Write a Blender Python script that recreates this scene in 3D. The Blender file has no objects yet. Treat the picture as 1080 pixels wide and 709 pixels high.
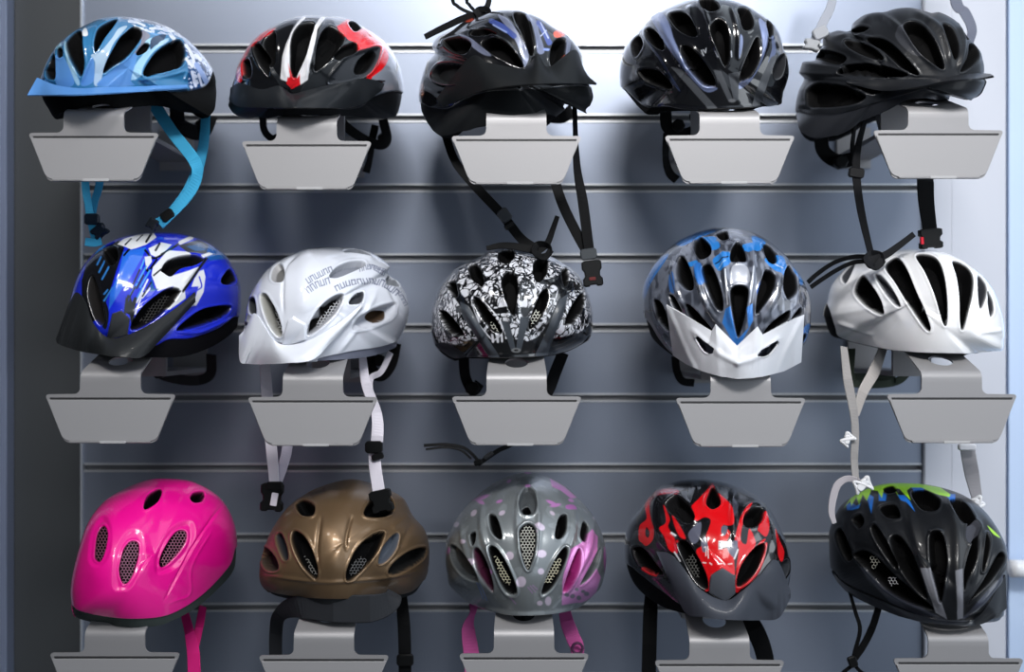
import bpy, math, random
import numpy as np
from mathutils import Vector
from mathutils.bvhtree import BVHTree

C = bpy.context.scene.collection
D = 1.45                      # camera to slat wall, metres
FPX = D / 1.356e-3            # focal length in pixels of the 1080-wide frame
ZC = 1.40                     # camera height
SC = bpy.context.scene

def P(px, py, y):
    d = y + D
    return np.array([(px - 540.0) / FPX * d, y, ZC - (py - 354.5) / FPX * d])

def proj(v):
    d = v[:, 1] + D
    return np.stack([540.0 + v[:, 0] / d * FPX, 354.5 - (v[:, 2] - ZC) / d * FPX], 1)

def unproj(p, y):
    d = y + D
    return np.stack([(p[:, 0] - 540.0) / FPX * d, y, ZC - (p[:, 1] - 354.5) / FPX * d], 1)

def lin(c):
    c = np.asarray(c, float) / 255.0
    return np.where(c <= 0.04045, c / 12.92, ((c + 0.055) / 1.055) ** 2.4)

# ---------------------------------------------------------------- mesh helpers
def mesh_np(name, verts, faces, smooth=True):
    """faces: list of (n,k) int arrays"""
    me = bpy.data.meshes.new(name)
    verts = np.asarray(verts, np.float32)
    me.vertices.add(len(verts)); me.vertices.foreach_set('co', verts.ravel())
    loops = np.concatenate([np.asarray(f, np.int32).ravel() for f in faces])
    tot = np.concatenate([np.full(len(f), np.asarray(f).shape[1], np.int32) for f in faces])
    start = np.concatenate([[0], np.cumsum(tot)[:-1]]).astype(np.int32)
    me.loops.add(len(loops)); me.loops.foreach_set('vertex_index', loops)
    me.polygons.add(len(tot)); me.polygons.foreach_set('loop_start', start)
    try: me.polygons.foreach_set('loop_total', tot)
    except Exception: pass
    me.polygons.foreach_set('use_smooth', np.full(len(tot), smooth))
    me.update(calc_edges=True); me.validate()
    return me

def link(name, me, mat, parent=None, label=None):
    o = bpy.data.objects.new(name, me); C.objects.link(o)
    if mat: me.materials.append(mat)
    if parent: o.parent = parent
    if label: o['label'] = label
    return o

def empty(name, loc):
    o = bpy.data.objects.new(name, None); C.objects.link(o)
    o.location = loc; o.empty_display_size = 0.02
    return o

def tag(o, label, cat, group=None):
    o['label'] = label; o['category'] = cat
    if group: o['group'] = group
    return o

def structure(o):
    o['kind'] = 'structure'; return o

def sub(a, n=8, closed=False):
    """Catmull-Rom resampling of a control polyline (any dimension)"""
    a = np.asarray(a, float)
    m = len(a)
    if closed: q = np.concatenate([a[-1:], a, a[:2]])
    else: q = np.concatenate([2 * a[:1] - a[1:2], a, 2 * a[-1:] - a[-2:-1]])
    out = []
    k = m if closed else m - 1
    t = np.linspace(0, 1, n, endpoint=False)[:, None]
    for i in range(k):
        p0, p1, p2, p3 = q[i], q[i + 1], q[i + 2], q[i + 3]
        out.append(0.5 * (2 * p1 + (p2 - p0) * t + (2 * p0 - 5 * p1 + 4 * p2 - p3) * t ** 2 + (3 * p1 - p0 - 3 * p2 + p3) * t ** 3))
    if not closed: out.append(a[-1:])
    return np.concatenate(out)

def pts(s, Z=None):
    rows = [[float(x) for x in w.split()] for w in s.split(',') if w.strip()]
    k = max(len(r) for r in rows)
    a = np.array([r + [np.nan] * (k - len(r)) for r in rows])
    if Z is not None:
        a[:, 0] = a[:, 0] / Z[2] + Z[0]; a[:, 1] = a[:, 1] / Z[2] + Z[1]
    return a

def seg_dist(p, a, b):
    ab = b - a; L = (ab ** 2).sum() + 1e-12
    t = np.clip(((p - a) @ ab) / L, 0, 1)
    return np.hypot(*(p - a - t[:, None] * ab).T)

def sd_poly(p, poly, margin=14.0):
    """signed distance (negative inside) in pixels; 99 where far"""
    out = np.full(len(p), 99.0)
    lo, hi = poly.min(0) - margin, poly.max(0) + margin
    ix = np.where((p[:, 0] > lo[0]) & (p[:, 0] < hi[0]) & (p[:, 1] > lo[1]) & (p[:, 1] < hi[1]))[0]
    if not len(ix): return out
    q = p[ix]; d = np.full(len(q), 1e9); ins = np.zeros(len(q), bool)
    n = len(poly)
    for i in range(n):
        a, b = poly[i], poly[(i + 1) % n]
        d = np.minimum(d, seg_dist(q, a, b))
        if a[1] != b[1]:
            c = (a[1] > q[:, 1]) != (b[1] > q[:, 1])
            xi = (b[0] - a[0]) * (q[:, 1] - a[1]) / (b[1] - a[1]) + a[0]
            ins ^= c & (q[:, 0] < xi)
    out[ix] = np.where(ins, -d, d)
    return out

def sd_line(p, line, margin=14.0):
    out = np.full(len(p), 99.0)
    lo, hi = line.min(0) - margin, line.max(0) + margin
    ix = np.where((p[:, 0] > lo[0]) & (p[:, 0] < hi[0]) & (p[:, 1] > lo[1]) & (p[:, 1] < hi[1]))[0]
    if not len(ix): return out
    q = p[ix]; d = np.full(len(q), 1e9)
    for i in range(len(line) - 1): d = np.minimum(d, seg_dist(q, line[i], line[i + 1]))
    out[ix] = d
    return out

def line_taper(p, line, f=0.18):
    """0 at the ends of a polyline, 1 along its middle"""
    L = np.concatenate([[0], np.cumsum(np.hypot(*np.diff(line, axis=0).T))]); L /= L[-1]
    best = np.full(len(p), 1e9); s = np.zeros(len(p))
    for i in range(len(line) - 1):
        a, b = line[i], line[i + 1]; ab = b - a
        t = np.clip(((p - a) @ ab) / ((ab ** 2).sum() + 1e-12), 0, 1)
        d = np.hypot(*(p - a - t[:, None] * ab).T); m = d < best
        best = np.where(m, d, best); s = np.where(m, L[i] + t * (L[i + 1] - L[i]), s)
    return sstep(s, 0, f) * sstep(1 - s, 0, f)

def sstep(x, a, b):
    t = np.clip((x - a) / (b - a), 0, 1); return t * t * (3 - 2 * t)

def hash3(i, j, k, s):
    n = (i.astype(np.int64) * 73856093) ^ (j.astype(np.int64) * 19349663) ^ (k.astype(np.int64) * 83492791) ^ (s * 2654435761)
    n = (n ^ (n >> 13)) * 1274126177
    n = n ^ (n >> 16)
    return (n & 0xffff) / 65535.0

def vnoise(p, seed=1):
    f = np.floor(p).astype(np.int64); t = p - f; t = t * t * (3 - 2 * t)
    r = 0
    for di in (0, 1):
        for dj in (0, 1):
            for dk in (0, 1):
                w = (t[:, 0] if di else 1 - t[:, 0]) * (t[:, 1] if dj else 1 - t[:, 1]) * (t[:, 2] if dk else 1 - t[:, 2])
                r = r + w * hash3(f[:, 0] + di, f[:, 1] + dj, f[:, 2] + dk, seed)
    return r

def worley(p, seed=3):
    f = np.floor(p).astype(np.int64)
    d1 = np.full(len(p), 9.0); d2 = np.full(len(p), 9.0)
    for di in (-1, 0, 1):
        for dj in (-1, 0, 1):
            for dk in (-1, 0, 1):
                a, b, c = f[:, 0] + di, f[:, 1] + dj, f[:, 2] + dk
                q = np.stack([a + hash3(a, b, c, seed), b + hash3(a, b, c, seed + 7), c + hash3(a, b, c, seed + 13)], 1)
                d = np.sqrt(((p - q) ** 2).sum(1))
                n = d < d1
                d2 = np.where(n, d1, np.minimum(d2, d)); d1 = np.where(n, d, d1)
    return d1, d2

# ---------------------------------------------------------------- materials
def principled(name, col, rough=0.5, metal=0.0, coat=0.0, spec=0.5, noise=None, emit=0.0, trans=0.0):
    m = bpy.data.materials.new(name); m.use_nodes = True
    nt = m.node_tree; b = nt.nodes['Principled BSDF']
    c = lin(col)
    b.inputs['Base Color'].default_value = (*c, 1)
    b.inputs['Roughness'].default_value = rough
    b.inputs['Metallic'].default_value = metal
    b.inputs['Coat Weight'].default_value = coat
    b.inputs['Coat Roughness'].default_value = 0.04
    b.inputs['Specular IOR Level'].default_value = spec
    b.inputs['Transmission Weight'].default_value = trans
    if emit:
        b.inputs['Emission Color'].default_value = (*c, 1); b.inputs['Emission Strength'].default_value = emit
    if noise:
        scale, amt, stretch = noise
        tc = nt.nodes.new('ShaderNodeTexCoord'); mp = nt.nodes.new('ShaderNodeMapping')
        mp.inputs['Scale'].default_value = stretch
        nz = nt.nodes.new('ShaderNodeTexNoise'); nz.inputs['Scale'].default_value = scale; nz.inputs['Detail'].default_value = 4
        nt.links.new(tc.outputs['Object'], mp.inputs['Vector']); nt.links.new(mp.outputs['Vector'], nz.inputs['Vector'])
        mr = nt.nodes.new('ShaderNodeMapRange')
        mr.inputs['To Min'].default_value = rough - amt; mr.inputs['To Max'].default_value = rough + amt
        nt.links.new(nz.outputs['Fac'], mr.inputs['Value']); nt.links.new(mr.outputs['Result'], b.inputs['Roughness'])
        bp = nt.nodes.new('ShaderNodeBump'); bp.inputs['Strength'].default_value = 0.06; bp.inputs['Distance'].default_value = 0.001
        nt.links.new(nz.outputs['Fac'], bp.inputs['Height']); nt.links.new(bp.outputs['Normal'], b.inputs['Normal'])
    return m

def surface_material():
    """painted plastic: colour and gloss come from attributes stored on the mesh"""
    m = bpy.data.materials.new('painted_shell'); m.use_nodes = True
    nt = m.node_tree; b = nt.nodes['Principled BSDF']
    a = nt.nodes.new('ShaderNodeAttribute'); a.attribute_name = 'col'
    nt.links.new(a.outputs['Color'], b.inputs['Base Color'])
    g = nt.nodes.new('ShaderNodeAttribute'); g.attribute_name = 'fin'
    s = nt.nodes.new('ShaderNodeSeparateXYZ')
    nt.links.new(g.outputs['Vector'], s.inputs['Vector'])
    nt.links.new(s.outputs['X'], b.inputs['Roughness']); nt.links.new(s.outputs['Y'], b.inputs['Coat Weight']); nt.links.new(s.outputs['Z'], b.inputs['Metallic'])
    b.inputs['Coat Roughness'].default_value = 0.05
    q = nt.nodes.new('ShaderNodeMapRange'); q.inputs['From Min'].default_value = 0.0; q.inputs['From Max'].default_value = 0.4
    q.inputs['To Min'].default_value = 0.06; q.inputs['To Max'].default_value = 0.5
    nt.links.new(s.outputs['Y'], q.inputs['Value']); nt.links.new(q.outputs['Result'], b.inputs['Specular IOR Level'])
    return m

M_SURF = surface_material()
M_INNER = principled('black_foam', (14, 14, 15), 0.85, spec=0.2)
M_WEB_BLACK = principled('black_webbing', (18, 19, 21), 0.7, spec=0.15, noise=(300, 0.1, (1, 1, 1)))
M_BLACK = principled('black_plastic', (12, 13, 14), 0.42, spec=0.22)
M_DARK = principled('dark_grey_plastic', (44, 46, 49), 0.5)
_web = {}
def webbing(c):
    if c not in _web: _web[c] = principled('webbing', c, 0.65, spec=0.1, noise=(400, 0.1, (1, 1, 1)))
    return _web[c]
_pl = {}
def plastic(c, r=0.45):
    if (c, r) not in _pl: _pl[(c, r)] = principled('plastic', c, r, spec=0.3)
    return _pl[(c, r)]

# ---------------------------------------------------------------- small builders
def ribbon_mesh(name, path, width, thick=0.0015, twist=None, nrm=(0, -1, 0)):
    """path: (n,3) world points; width: metres (scalar or n)"""
    p = np.asarray(path); n = len(p)
    w = np.broadcast_to(np.asarray(width, float), (n,))
    t = np.gradient(p, axis=0); t /= np.linalg.norm(t, axis=1)[:, None] + 1e-12
    nv = np.asarray(nrm, float)[None].repeat(n, 0)
    sd = np.cross(t, nv); sd /= np.linalg.norm(sd, axis=1)[:, None] + 1e-9
    up = np.cross(sd, t)
    if twist is not None:
        a = np.radians(np.interp(np.linspace(0, 1, n), np.linspace(0, 1, len(twist)), twist))[:, None]
        sd, up = sd * np.cos(a) + up * np.sin(a), up * np.cos(a) - sd * np.sin(a)
    hw = w[:, None] / 2; ht = thick / 2
    prof = [(-1, -0.4), (-0.92, -1), (0.92, -1), (1, -0.4), (1, 0.4), (0.92, 1), (-0.92, 1), (-1, 0.4)]
    rings = np.stack([p + sd * hw * a + up * ht * b for a, b in prof], 1)
    v = rings.reshape(-1, 3); k = len(prof)
    i = np.arange(n - 1)[:, None]; j = np.arange(k)[None]
    q = np.stack([i * k + j, i * k + (j + 1) % k, (i + 1) * k + (j + 1) % k, (i + 1) * k + j], -1).reshape(-1, 4)
    caps = np.array([list(range(k))[::-1], list(range((n - 1) * k, n * k))])
    return mesh_np(name, v, [q, caps], smooth=False)

def tube_mesh(name, path, r, k=8):
    p = np.asarray(path); n = len(p)
    r = np.broadcast_to(np.asarray(r, float), (n,))
    t = np.gradient(p, axis=0); t /= np.linalg.norm(t, axis=1)[:, None] + 1e-12
    ref = np.array([0.13, -0.9, 0.41]); a = np.cross(t, ref); a /= np.linalg.norm(a, axis=1)[:, None] + 1e-9
    b = np.cross(t, a)
    th = np.linspace(0, 2 * np.pi, k, endpoint=False)
    v = (p[:, None] + r[:, None, None] * (np.cos(th)[None, :, None] * a[:, None] + np.sin(th)[None, :, None] * b[:, None])).reshape(-1, 3)
    i = np.arange(n - 1)[:, None]; j = np.arange(k)[None]
    q = np.stack([i * k + j, i * k + (j + 1) % k, (i + 1) * k + (j + 1) % k, (i + 1) * k + j], -1).reshape(-1, 4)
    caps = np.array([list(range(k))[::-1], list(range((n - 1) * k, n * k))])
    return mesh_np(name, v, [q, caps])

def prism_mesh(name, outline, depth, frame, bev=0.0008):
    """outline (n,2) local x,z -> bevelled slab of given depth; frame = (origin, xdir, zdir); front faces -y' """
    o, xd, zd = [np.asarray(q, float) for q in frame]
    yd = np.cross(zd, xd)          # points away from the viewer
    a = np.asarray(outline, float); n = len(a)
    area = 0.5 * np.sum(a[:, 0] * np.roll(a[:, 1], -1) - np.roll(a[:, 0], -1) * a[:, 1])
    if area < 0: a = a[::-1]
    e = np.roll(a, -1, 0) - np.roll(a, 1, 0); e /= np.linalg.norm(e, axis=1)[:, None] + 1e-12
    inn = np.stack([-e[:, 1], e[:, 0]], 1)
    rings = [(a + inn * bev, 0), (a, bev), (a, depth - bev), (a + inn * bev, depth)]
    v = np.concatenate([o + r[:, :1] * xd + r[:, 1:] * zd + h * yd for r, h in rings])
    i = np.arange(3)[:, None]; j = np.arange(n)[None]
    q = np.stack([i * n + j, (i + 1) * n + j, (i + 1) * n + (j + 1) % n, i * n + (j + 1) % n], -1).reshape(-1, 4)
    front = np.arange(n)[None]; back = (np.arange(n)[::-1] + 3 * n)[None]
    return mesh_np(name, v, [q, front, back], smooth=False)

def round_rect(w, h, r, n=5, cx=0, cz=0):
    out = []
    for sx, sz, a0 in ((1, 1, 0), (-1, 1, 90), (-1, -1, 180), (1, -1, 270)):
        for k in range(n + 1):
            a = math.radians(a0 + 90 * k / n)
            out.append((cx + sx * (w / 2 - r) + r * math.cos(a), cz + sz * (h / 2 - r) + r * math.sin(a)))
    return np.array(out)

def frame_at(px, py, y, ang=0, tilt=0):
    a = math.radians(ang); t = math.radians(tilt)
    xd = np.array([math.cos(a), 0, math.sin(a)]); zd = np.array([-math.sin(a), 0, math.cos(a)])
    yd = np.array([0, 1.0, 0])
    zd2 = zd * math.cos(t) + yd * math.sin(t)
    return (P(px, py, y), xd, zd2)
# ---------------------------------------------------------------- helmets
def dome(nA, nT, yaw, W, Lf, Lb, H, dense=True, rb=8):
    """unit rows/cols of a helmet dome in local axes (front = -y); returns (nT, nA, 3)"""
    if dense:
        nf = int(nA * 0.82)
        a = np.concatenate([np.linspace(-115, 115, nf, endpoint=False), np.linspace(115, 245, nA - nf, endpoint=False)])
    else:
        a = np.linspace(-180, 180, nA, endpoint=False)
    al = np.radians(a - yaw)       # azimuth in the helmet's own frame, 0 = front
    t = np.linspace(0, 1, nT)
    f0 = np.radians(-16 - 6 * np.abs(np.sin(al)) + rb * np.clip(-np.cos(al), 0, 1))       # rim latitude
    ph = f0[None] + (np.pi / 2 * 0.997 - f0[None]) * t[:, None]
    r = np.abs(np.cos(ph)) ** 0.86
    s, c = np.sin(al)[None], np.cos(al)[None]
    n = 2.25
    g = (np.abs(s) ** n + np.abs(c) ** n) ** (-1 / n)
    L = np.where(c > 0, Lf, Lb)
    x = W * r * s * g; y = -L * r * c * g
    z = H * np.sign(np.sin(ph)) * np.abs(np.sin(ph)) ** 0.97
    return np.stack([x, y, z], -1)

def rot(yaw, pitch, roll):
    from mathutils import Euler, Matrix
    m = Matrix.Rotation(math.radians(yaw), 3, 'Z') @ Matrix.Rotation(math.radians(roll), 3, 'Y') @ Matrix.Rotation(math.radians(pitch), 3, 'X')
    return np.array(m)

def grid_normals(g):
    du = np.roll(g, -1, 1) - np.roll(g, 1, 1)
    dv = np.empty_like(g); dv[1:-1] = g[2:] - g[:-2]; dv[0] = g[1] - g[0]; dv[-1] = g[-1] - g[-2]
    n = np.cross(du, dv); n /= np.linalg.norm(n, axis=-1, keepdims=True) + 1e-12
    return n

def radial(p, c):
    d = p - c; return np.arctan2(d[:, 1], d[:, 0]), np.hypot(d[:, 0], d[:, 1])

def outline_radius(poly, c, nb=720):
    th = np.linspace(-np.pi, np.pi, nb, endpoint=False)
    dirs = np.stack([np.cos(th), np.sin(th)], 1); R = np.zeros(nb)
    n = len(poly)
    for i in range(n):
        a = poly[i] - c; b = poly[(i + 1) % n] - c; e = b - a
        den = dirs[:, 0] * e[1] - dirs[:, 1] * e[0]
        den = np.where(np.abs(den) < 1e-9, 1e-9, den)
        tt = (a[0] * e[1] - a[1] * e[0]) / den
        uu = (a[0] * dirs[:, 1] - a[1] * dirs[:, 0]) / den
        ok = (tt > 0) & (uu >= 0) & (uu <= 1)
        R = np.where(ok, np.maximum(R, tt), R)
    return th, R

def convex_radius(p, c, nb=720):
    """silhouette radius of the projected cloud about c"""
    ang, r = radial(p, c)
    k = ((ang + np.pi) / (2 * np.pi) * 240).astype(int) % 240
    R = np.zeros(240); np.maximum.at(R, k, r)
    th = -np.pi + (np.arange(240) + 0.5) / 240 * 2 * np.pi
    z = R == 0
    if z.any(): R[z] = np.interp(th[z], th[~z], R[~z], period=2 * np.pi)
    kk = np.array([1, 2, 3, 2, 1.]) / 9
    R = np.convolve(np.concatenate([R[-2:], R, R[:2]]), kk, 'valid')
    return th, R

YF = {'1': -0.284, '2': -0.272, '3': -0.287}
GROUP = 'bicycle helmets shown on the slat wall'

def finish_cols(me, col, fin):
    a = me.attributes.new('col', 'FLOAT_COLOR', 'POINT')
    a.data.foreach_set('color', np.concatenate([col, np.ones((len(col), 1))], 1).astype(np.float32).ravel())
    b = me.attributes.new('fin', 'FLOAT_VECTOR', 'POINT')
    b.data.foreach_set('vector', fin.astype(np.float32).ravel())

class Helmet:
    def __init__(s, h):
        s.h = h; Z = h['Z']; s.Z = Z
        yaw, pitch, roll = h.get('rot', (0, 10, 0))
        cy = h.get('cy', -0.148)
        W, Lf, Lb, H = h.get('dim', (0.1, 0.125, 0.118, 0.135))
        NA, NT = 1020, 270
        s.out = sub(pts(h['outline'], Z), 6, True)
        s.c = (s.out.min(0) + s.out.max(0)) / 2
        if 'centre' in h: s.c = pts(h['centre'], Z)[0]
        R = rot(yaw, pitch, roll)
        th_t, R_t = outline_radius(s.out, s.c)
        def make(nA, nT):
            g = dome(nA, nT, yaw, W, Lf, Lb, H, rb=h.get('rb', 8))
            g = g @ R.T
            return g
        g = make(NA, NT); base = g.reshape(-1, 3)
        mid = (base.max(0) + base.min(0)) / 2
        base = base - [mid[0], mid[1], mid[2]]
        o0 = P(*s.c, cy); base = base + o0
        base[:, 1] += h.get('yf', YF[h['key'][1]]) - base[:NA, 1].min()      # foremost point of the rim
        for it in range(3):
            p = proj(base)
            th0, R0 = convex_radius(p, s.c)
            ang, r = radial(p, s.c)
            sc = np.interp(ang, th_t, R_t, period=2 * np.pi) / np.interp(ang, th0, R0, period=2 * np.pi)
            # ease the correction in towards the middle so that it stays smooth there
            p = s.c + (p - s.c) * sc[:, None]
            base = unproj(p, base[:, 1])
        g = base.reshape(NT, NA, 3)
        s.NA, s.NT = NA, NT
        s.g = g
        nrm = grid_normals(g)
        v = g.reshape(-1, 3); n = nrm.reshape(-1, 3)
        ctr = v.mean(0)
        if ((v - ctr) * n).sum(1).mean() < 0: n = -n
        s.v, s.n = v, n
        s.p = proj(v)
        view = np.array([0, -D, ZC]) - v; view /= np.linalg.norm(view, axis=1)[:, None]
        s.face = (n * view).sum(1)
        s.front = s.face > 0.0
        # coarse copy for ray casts
        ci = np.arange(0, NA, 8); ri = np.unique(np.r_[np.arange(0, NT, 6), NT - 1])
        cg = g[ri][:, ci]; m, k = cg.shape[:2]
        i = np.arange(m - 1)[:, None]; j = np.arange(k)[None]
        q = np.stack([i * k + j, i * k + (j + 1) % k, (i + 1) * k + (j + 1) % k, (i + 1) * k + j], -1).reshape(-1, 4)
        s.bvh = BVHTree.FromPolygons([tuple(x) for x in cg.reshape(-1, 3)], [tuple(int(y) for y in x) for x in q])
        s.coarse = cg
        s.build()

    def hit(s, px, py):
        cam = Vector((0, -D, ZC)); d = Vector(P(px, py, 0.0)) - cam
        loc, nn, i, dist = s.bvh.ray_cast(cam, d.normalized())
        return None if loc is None else np.array(loc)

    def depth(s, px, py):
        q = np.array([px, py], float)
        for k in range(30):
            r = s.hit(*q)
            if r is not None: return r[1]
            q = s.c + (q - s.c) * 0.97
        return s.v[:, 1].mean()

    def build(s):
        h, Z, p, v, n = s.h, s.Z, s.p, s.v, s.n
        N = len(v)
        base = h['base']; rough, coat, metal = h.get('fin', (0.35, 1.0, 0.0))
        col = np.tile(lin(base), (N, 1)); fin = np.tile(np.array([rough, coat, metal], float), (N, 1))
        disp = np.zeros(N)
        fr = s.front
        def put(al, c, f=None):
            al = np.where(fr, al, 0.0)[:, None]
            col[:] = col * (1 - al) + lin(c) * al
            if f is not None: fin[:] = fin * (1 - al) + np.array(f, float) * al
        for op in h.get('paint', []):
            k = op[0]
            f = op[-1] if isinstance(op[-1], tuple) and len(op[-1]) == 3 and max(op[-1]) <= 1.0 and op[-1] != (0, 0, 0) else None
            if k in ('poly', 'spoly'):
                a = pts(op[1], Z); a = sub(a, 6, True) if k == 'poly' else a
                put(np.clip(0.5 - sd_poly(p, a) / 0.9, 0, 1), op[2], f)
            elif k == 'line':
                a = sub(pts(op[1], Z), 6)
                put(np.clip(0.5 - (sd_line(p, a) - op[3] / Z[2] / 2) / 0.9, 0, 1), op[2], f)
            elif k == 'dots':
                for x, y, rx, ry, an in op[1]:
                    cx, cy = x / Z[2] + Z[0], y / Z[2] + Z[1]
                    dx, dy = p[:, 0] - cx, p[:, 1] - cy
                    ca, sa = math.cos(math.radians(an)), math.sin(math.radians(an))
                    u = (dx * ca + dy * sa) * Z[2] / rx; w = (-dx * sa + dy * ca) * Z[2] / ry
                    r = np.hypot(u, w)
                    put(np.clip((1 - r) * min(rx, ry) / Z[2] + 0.5, 0, 1), op[2], f)
            elif k == 'fn':
                put(*op[1](s, p, v))
        for op in h.get('relief', []):
            a = pts(op[1], Z)
            if op[0] == 'crease':
                ln = sub(a, 6); d = sd_line(p, ln, 40); w = op[2] / Z[2]
                ix = np.where(fr & (d < 40))[0]
                disp[ix] += op[3] * 1e-3 * np.exp(-(d[ix] / w) ** 2) * line_taper(p[ix], ln)
            else:
                d = sd_poly(p, a if op[0] == 'spoly' else sub(a, 6, True)); w = op[2] / Z[2]
                disp += np.where(fr, op[3] * 1e-3 * sstep(-d, -w, w), 0)
        # liner: lower foam body
        lin_mask = np.zeros(N)
        t = np.repeat(np.linspace(0, 1, s.NT), s.NA)
        if 'liner' in h:
            a = pts(h['liner'], Z)
            a = sub(a, 6, True)
            lin_mask = np.where(s.face > 0, np.clip(0.5 - sd_poly(p, a, 60) / 1.0, 0, 1), 0)
        lin_mask = np.where(s.face <= 0, (t < h.get('backrim', 0.16)) * 1.0, lin_mask)
        lcol = h.get('linercol', (16, 17, 18))
        al = lin_mask[:, None]
        col[:] = col * (1 - al) + lin(lcol) * al
        fin[:] = fin * (1 - al) + np.array(h.get('linerfin', (0.7, 0, 0)), float) * al
        disp -= 0.0015 * lin_mask
        nets = []
        vd = np.zeros(N)
        for op in h.get('vents', []):
            a = sub(pts(op[0], Z), 6, True)
            o = op[1] if len(op) > 1 else {}
            sd = sd_poly(p, a)
            wall = o.get('wall', 1.7); dep = o.get('d', 17) * 1e-3
            f = np.where(fr, sstep(-sd, -0.1, wall), 0)
            vd = np.maximum(vd, f * dep)
            ring = o.get('ring', h.get('ring', 0.55)) * 1e-3 * np.exp(-((sd - 1.3) / 1.3) ** 2)
            disp += np.where(fr, ring, 0)
            c0 = o.get('c', h.get('ventcol', (9, 9, 10)))
            if 'wallc' in o:
                put(sstep(-sd, -0.4, 0.4), o['wallc'], (0.5, 0.2, 0))
                put(sstep(f, 0.8, 0.97), c0, (0.8, 0, 0))
            else:
                put(sstep(-sd, -0.35, 0.35), c0, o.get('fin', (0.75, 0, 0)))
            if 'net' in o: nets.append((pts(o['net'], Z) if isinstance(o['net'], str) else a, o.get('netc', (150, 150, 150)), o.get('netd', 5)))
        # unseen rear of the shell: rows of plain oval vents
        R = np.linalg.norm(v - v.mean(0), axis=1)
        ux = (v - v.mean(0)); az = np.arctan2(ux[:, 0], ux[:, 1]); el = np.arctan2(ux[:, 2], np.hypot(ux[:, 0], ux[:, 1]))
        for a0 in (-0.95, -0.32, 0.32, 0.95):
            q = np.hypot((az - a0) * np.cos(el) / 0.17, (el - 0.5) / 0.42)
            f = np.where(s.face < -0.12, sstep(1 - q, 0, 0.25), 0)
            vd = np.maximum(vd, f * 0.014)
            al = sstep(f, 0.1, 0.4)[:, None]
            col[:] = col * (1 - al) + lin((9, 9, 10)) * al; fin[:] = fin * (1 - al) + np.array([0.75, 0, 0]) * al
        disp -= vd
        w = v + n * disp[:, None]
        NA, NT = s.NA, s.NT
        # smooth the displacement grid a little so that vent edges are not stepped
        top = w[-NA:].mean(0)
        i = np.arange(NT - 1)[:, None]; j = np.arange(NA)[None]
        q = np.stack([i * NA + j, i * NA + (j + 1) % NA, (i + 1) * NA + (j + 1) % NA, (i + 1) * NA + j], -1).reshape(-1, 4)
        fl = lin_mask[q].mean(1) > 0.5
        # ---- objects
        bc = P(*s.c, v[:, 1].mean()); bc[2] = v[:, 2].min()
        root = empty('bicycle_helmet', bc); s.root = root
        tag(root, h['label'], 'helmet', GROUP)
        s.inv = bc
        def sub_mesh(name, faces, extra=None):
            used = np.unique(faces); mp = np.full(N, -1); mp[used] = np.arange(len(used))
            vv = w[used] - bc; fs = [mp[faces]]; cc, ff = col[used], fin[used]
            if extra is not None:
                ev, ef, ec, en = extra
                fs += [f + len(used) for f in ef]
                vv = np.concatenate([vv, ev - bc]); cc = np.concatenate([cc, ec]); ff = np.concatenate([ff, en])
            me = mesh_np(name, vv, fs); finish_cols(me, cc, ff); return me
        # apex cap goes with the shell
        ring = w[(NT - 1) * NA:]
        ev = np.concatenate([ring, top[None]]); jj = np.arange(NA)
        cap = np.stack([jj, (jj + 1) % NA, np.full(NA, NA)], 1)
        link('shell', sub_mesh('shell', q[~fl], (ev, [cap], np.concatenate([col[(NT - 1) * NA:], col[-1:]]), np.concatenate([fin[(NT - 1) * NA:], fin[-1:]]))), M_SURF, root)
        # liner: lower band + rim + hollow inside
        cg = s.coarse; m, k = cg.shape[:2]
        cn = grid_normals(cg); 
        if ((cg.reshape(-1, 3) - cg.reshape(-1, 3).mean(0)) * cn.reshape(-1, 3)).sum(1).mean() < 0: cn = -cn
        inner = cg - cn * 0.024
        inner[0] = cg[0] - cn[0] * 0.020
        iv = np.concatenate([cg[0] - cn[0] * 0.0016, cg[0] - cn[0] * 0.006 + [0, 0, -0.0015], inner.reshape(-1, 3)])
        jj = np.arange(k)
        def strip(a, b): return np.stack([a + jj, b + jj, b + (jj + 1) % k, a + (jj + 1) % k], 1)
        fs = [strip(0, k), strip(k, 2 * k)]
        i2 = np.arange(m - 1)[:, None]; j2 = np.arange(k)[None]
        fs.append(np.stack([2 * k + i2 * k + j2, 2 * k + (i2 + 1) * k + j2, 2 * k + (i2 + 1) * k + (j2 + 1) % k, 2 * k + i2 * k + (j2 + 1) % k], -1).reshape(-1, 4))
        ec = np.tile(lin((14, 14, 15)), (len(iv), 1)); ec[:k] = lin(lcol); ec[k:2 * k] = lin(lcol)
        en = np.tile(np.array([0.85, 0, 0.]), (len(iv), 1))
        link('liner', sub_mesh('liner', q[fl], (iv, fs, ec, en)), M_SURF, root)
        for poly, c, dd in nets: s.net(poly, c, dd)
        if 'visor' in h: s.visor(h['visor'])

    def net(s, poly, c, dd):
        cell = 3.5                      # hex cell pitch in pixels
        lo, hi = poly.min(0), poly.max(0)
        V = []; F = []
        seen = set(); segs = []
        rr = cell / math.sqrt(3)
        for r in range(-1, int((hi[1] - lo[1]) / (1.5 * rr)) + 2):
            for q in range(-1, int((hi[0] - lo[0]) / cell) + 2):
                cx = lo[0] + (q + 0.5 * (r & 1)) * cell; cy = lo[1] + r * 1.5 * rr
                hx = [(cx + rr * math.sin(math.radians(60 * k)), cy + rr * math.cos(math.radians(60 * k))) for k in range(6)]
                for k in range(6):
                    a, b = hx[k], hx[(k + 1) % 6]
                    key = (round((a[0] + b[0]) * 5), round((a[1] + b[1]) * 5))
                    if key in seen: continue
                    seen.add(key); segs.append((a, b))
        mids = np.array([((a[0] + b[0]) / 2, (a[1] + b[1]) / 2) for a, b in segs])
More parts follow.
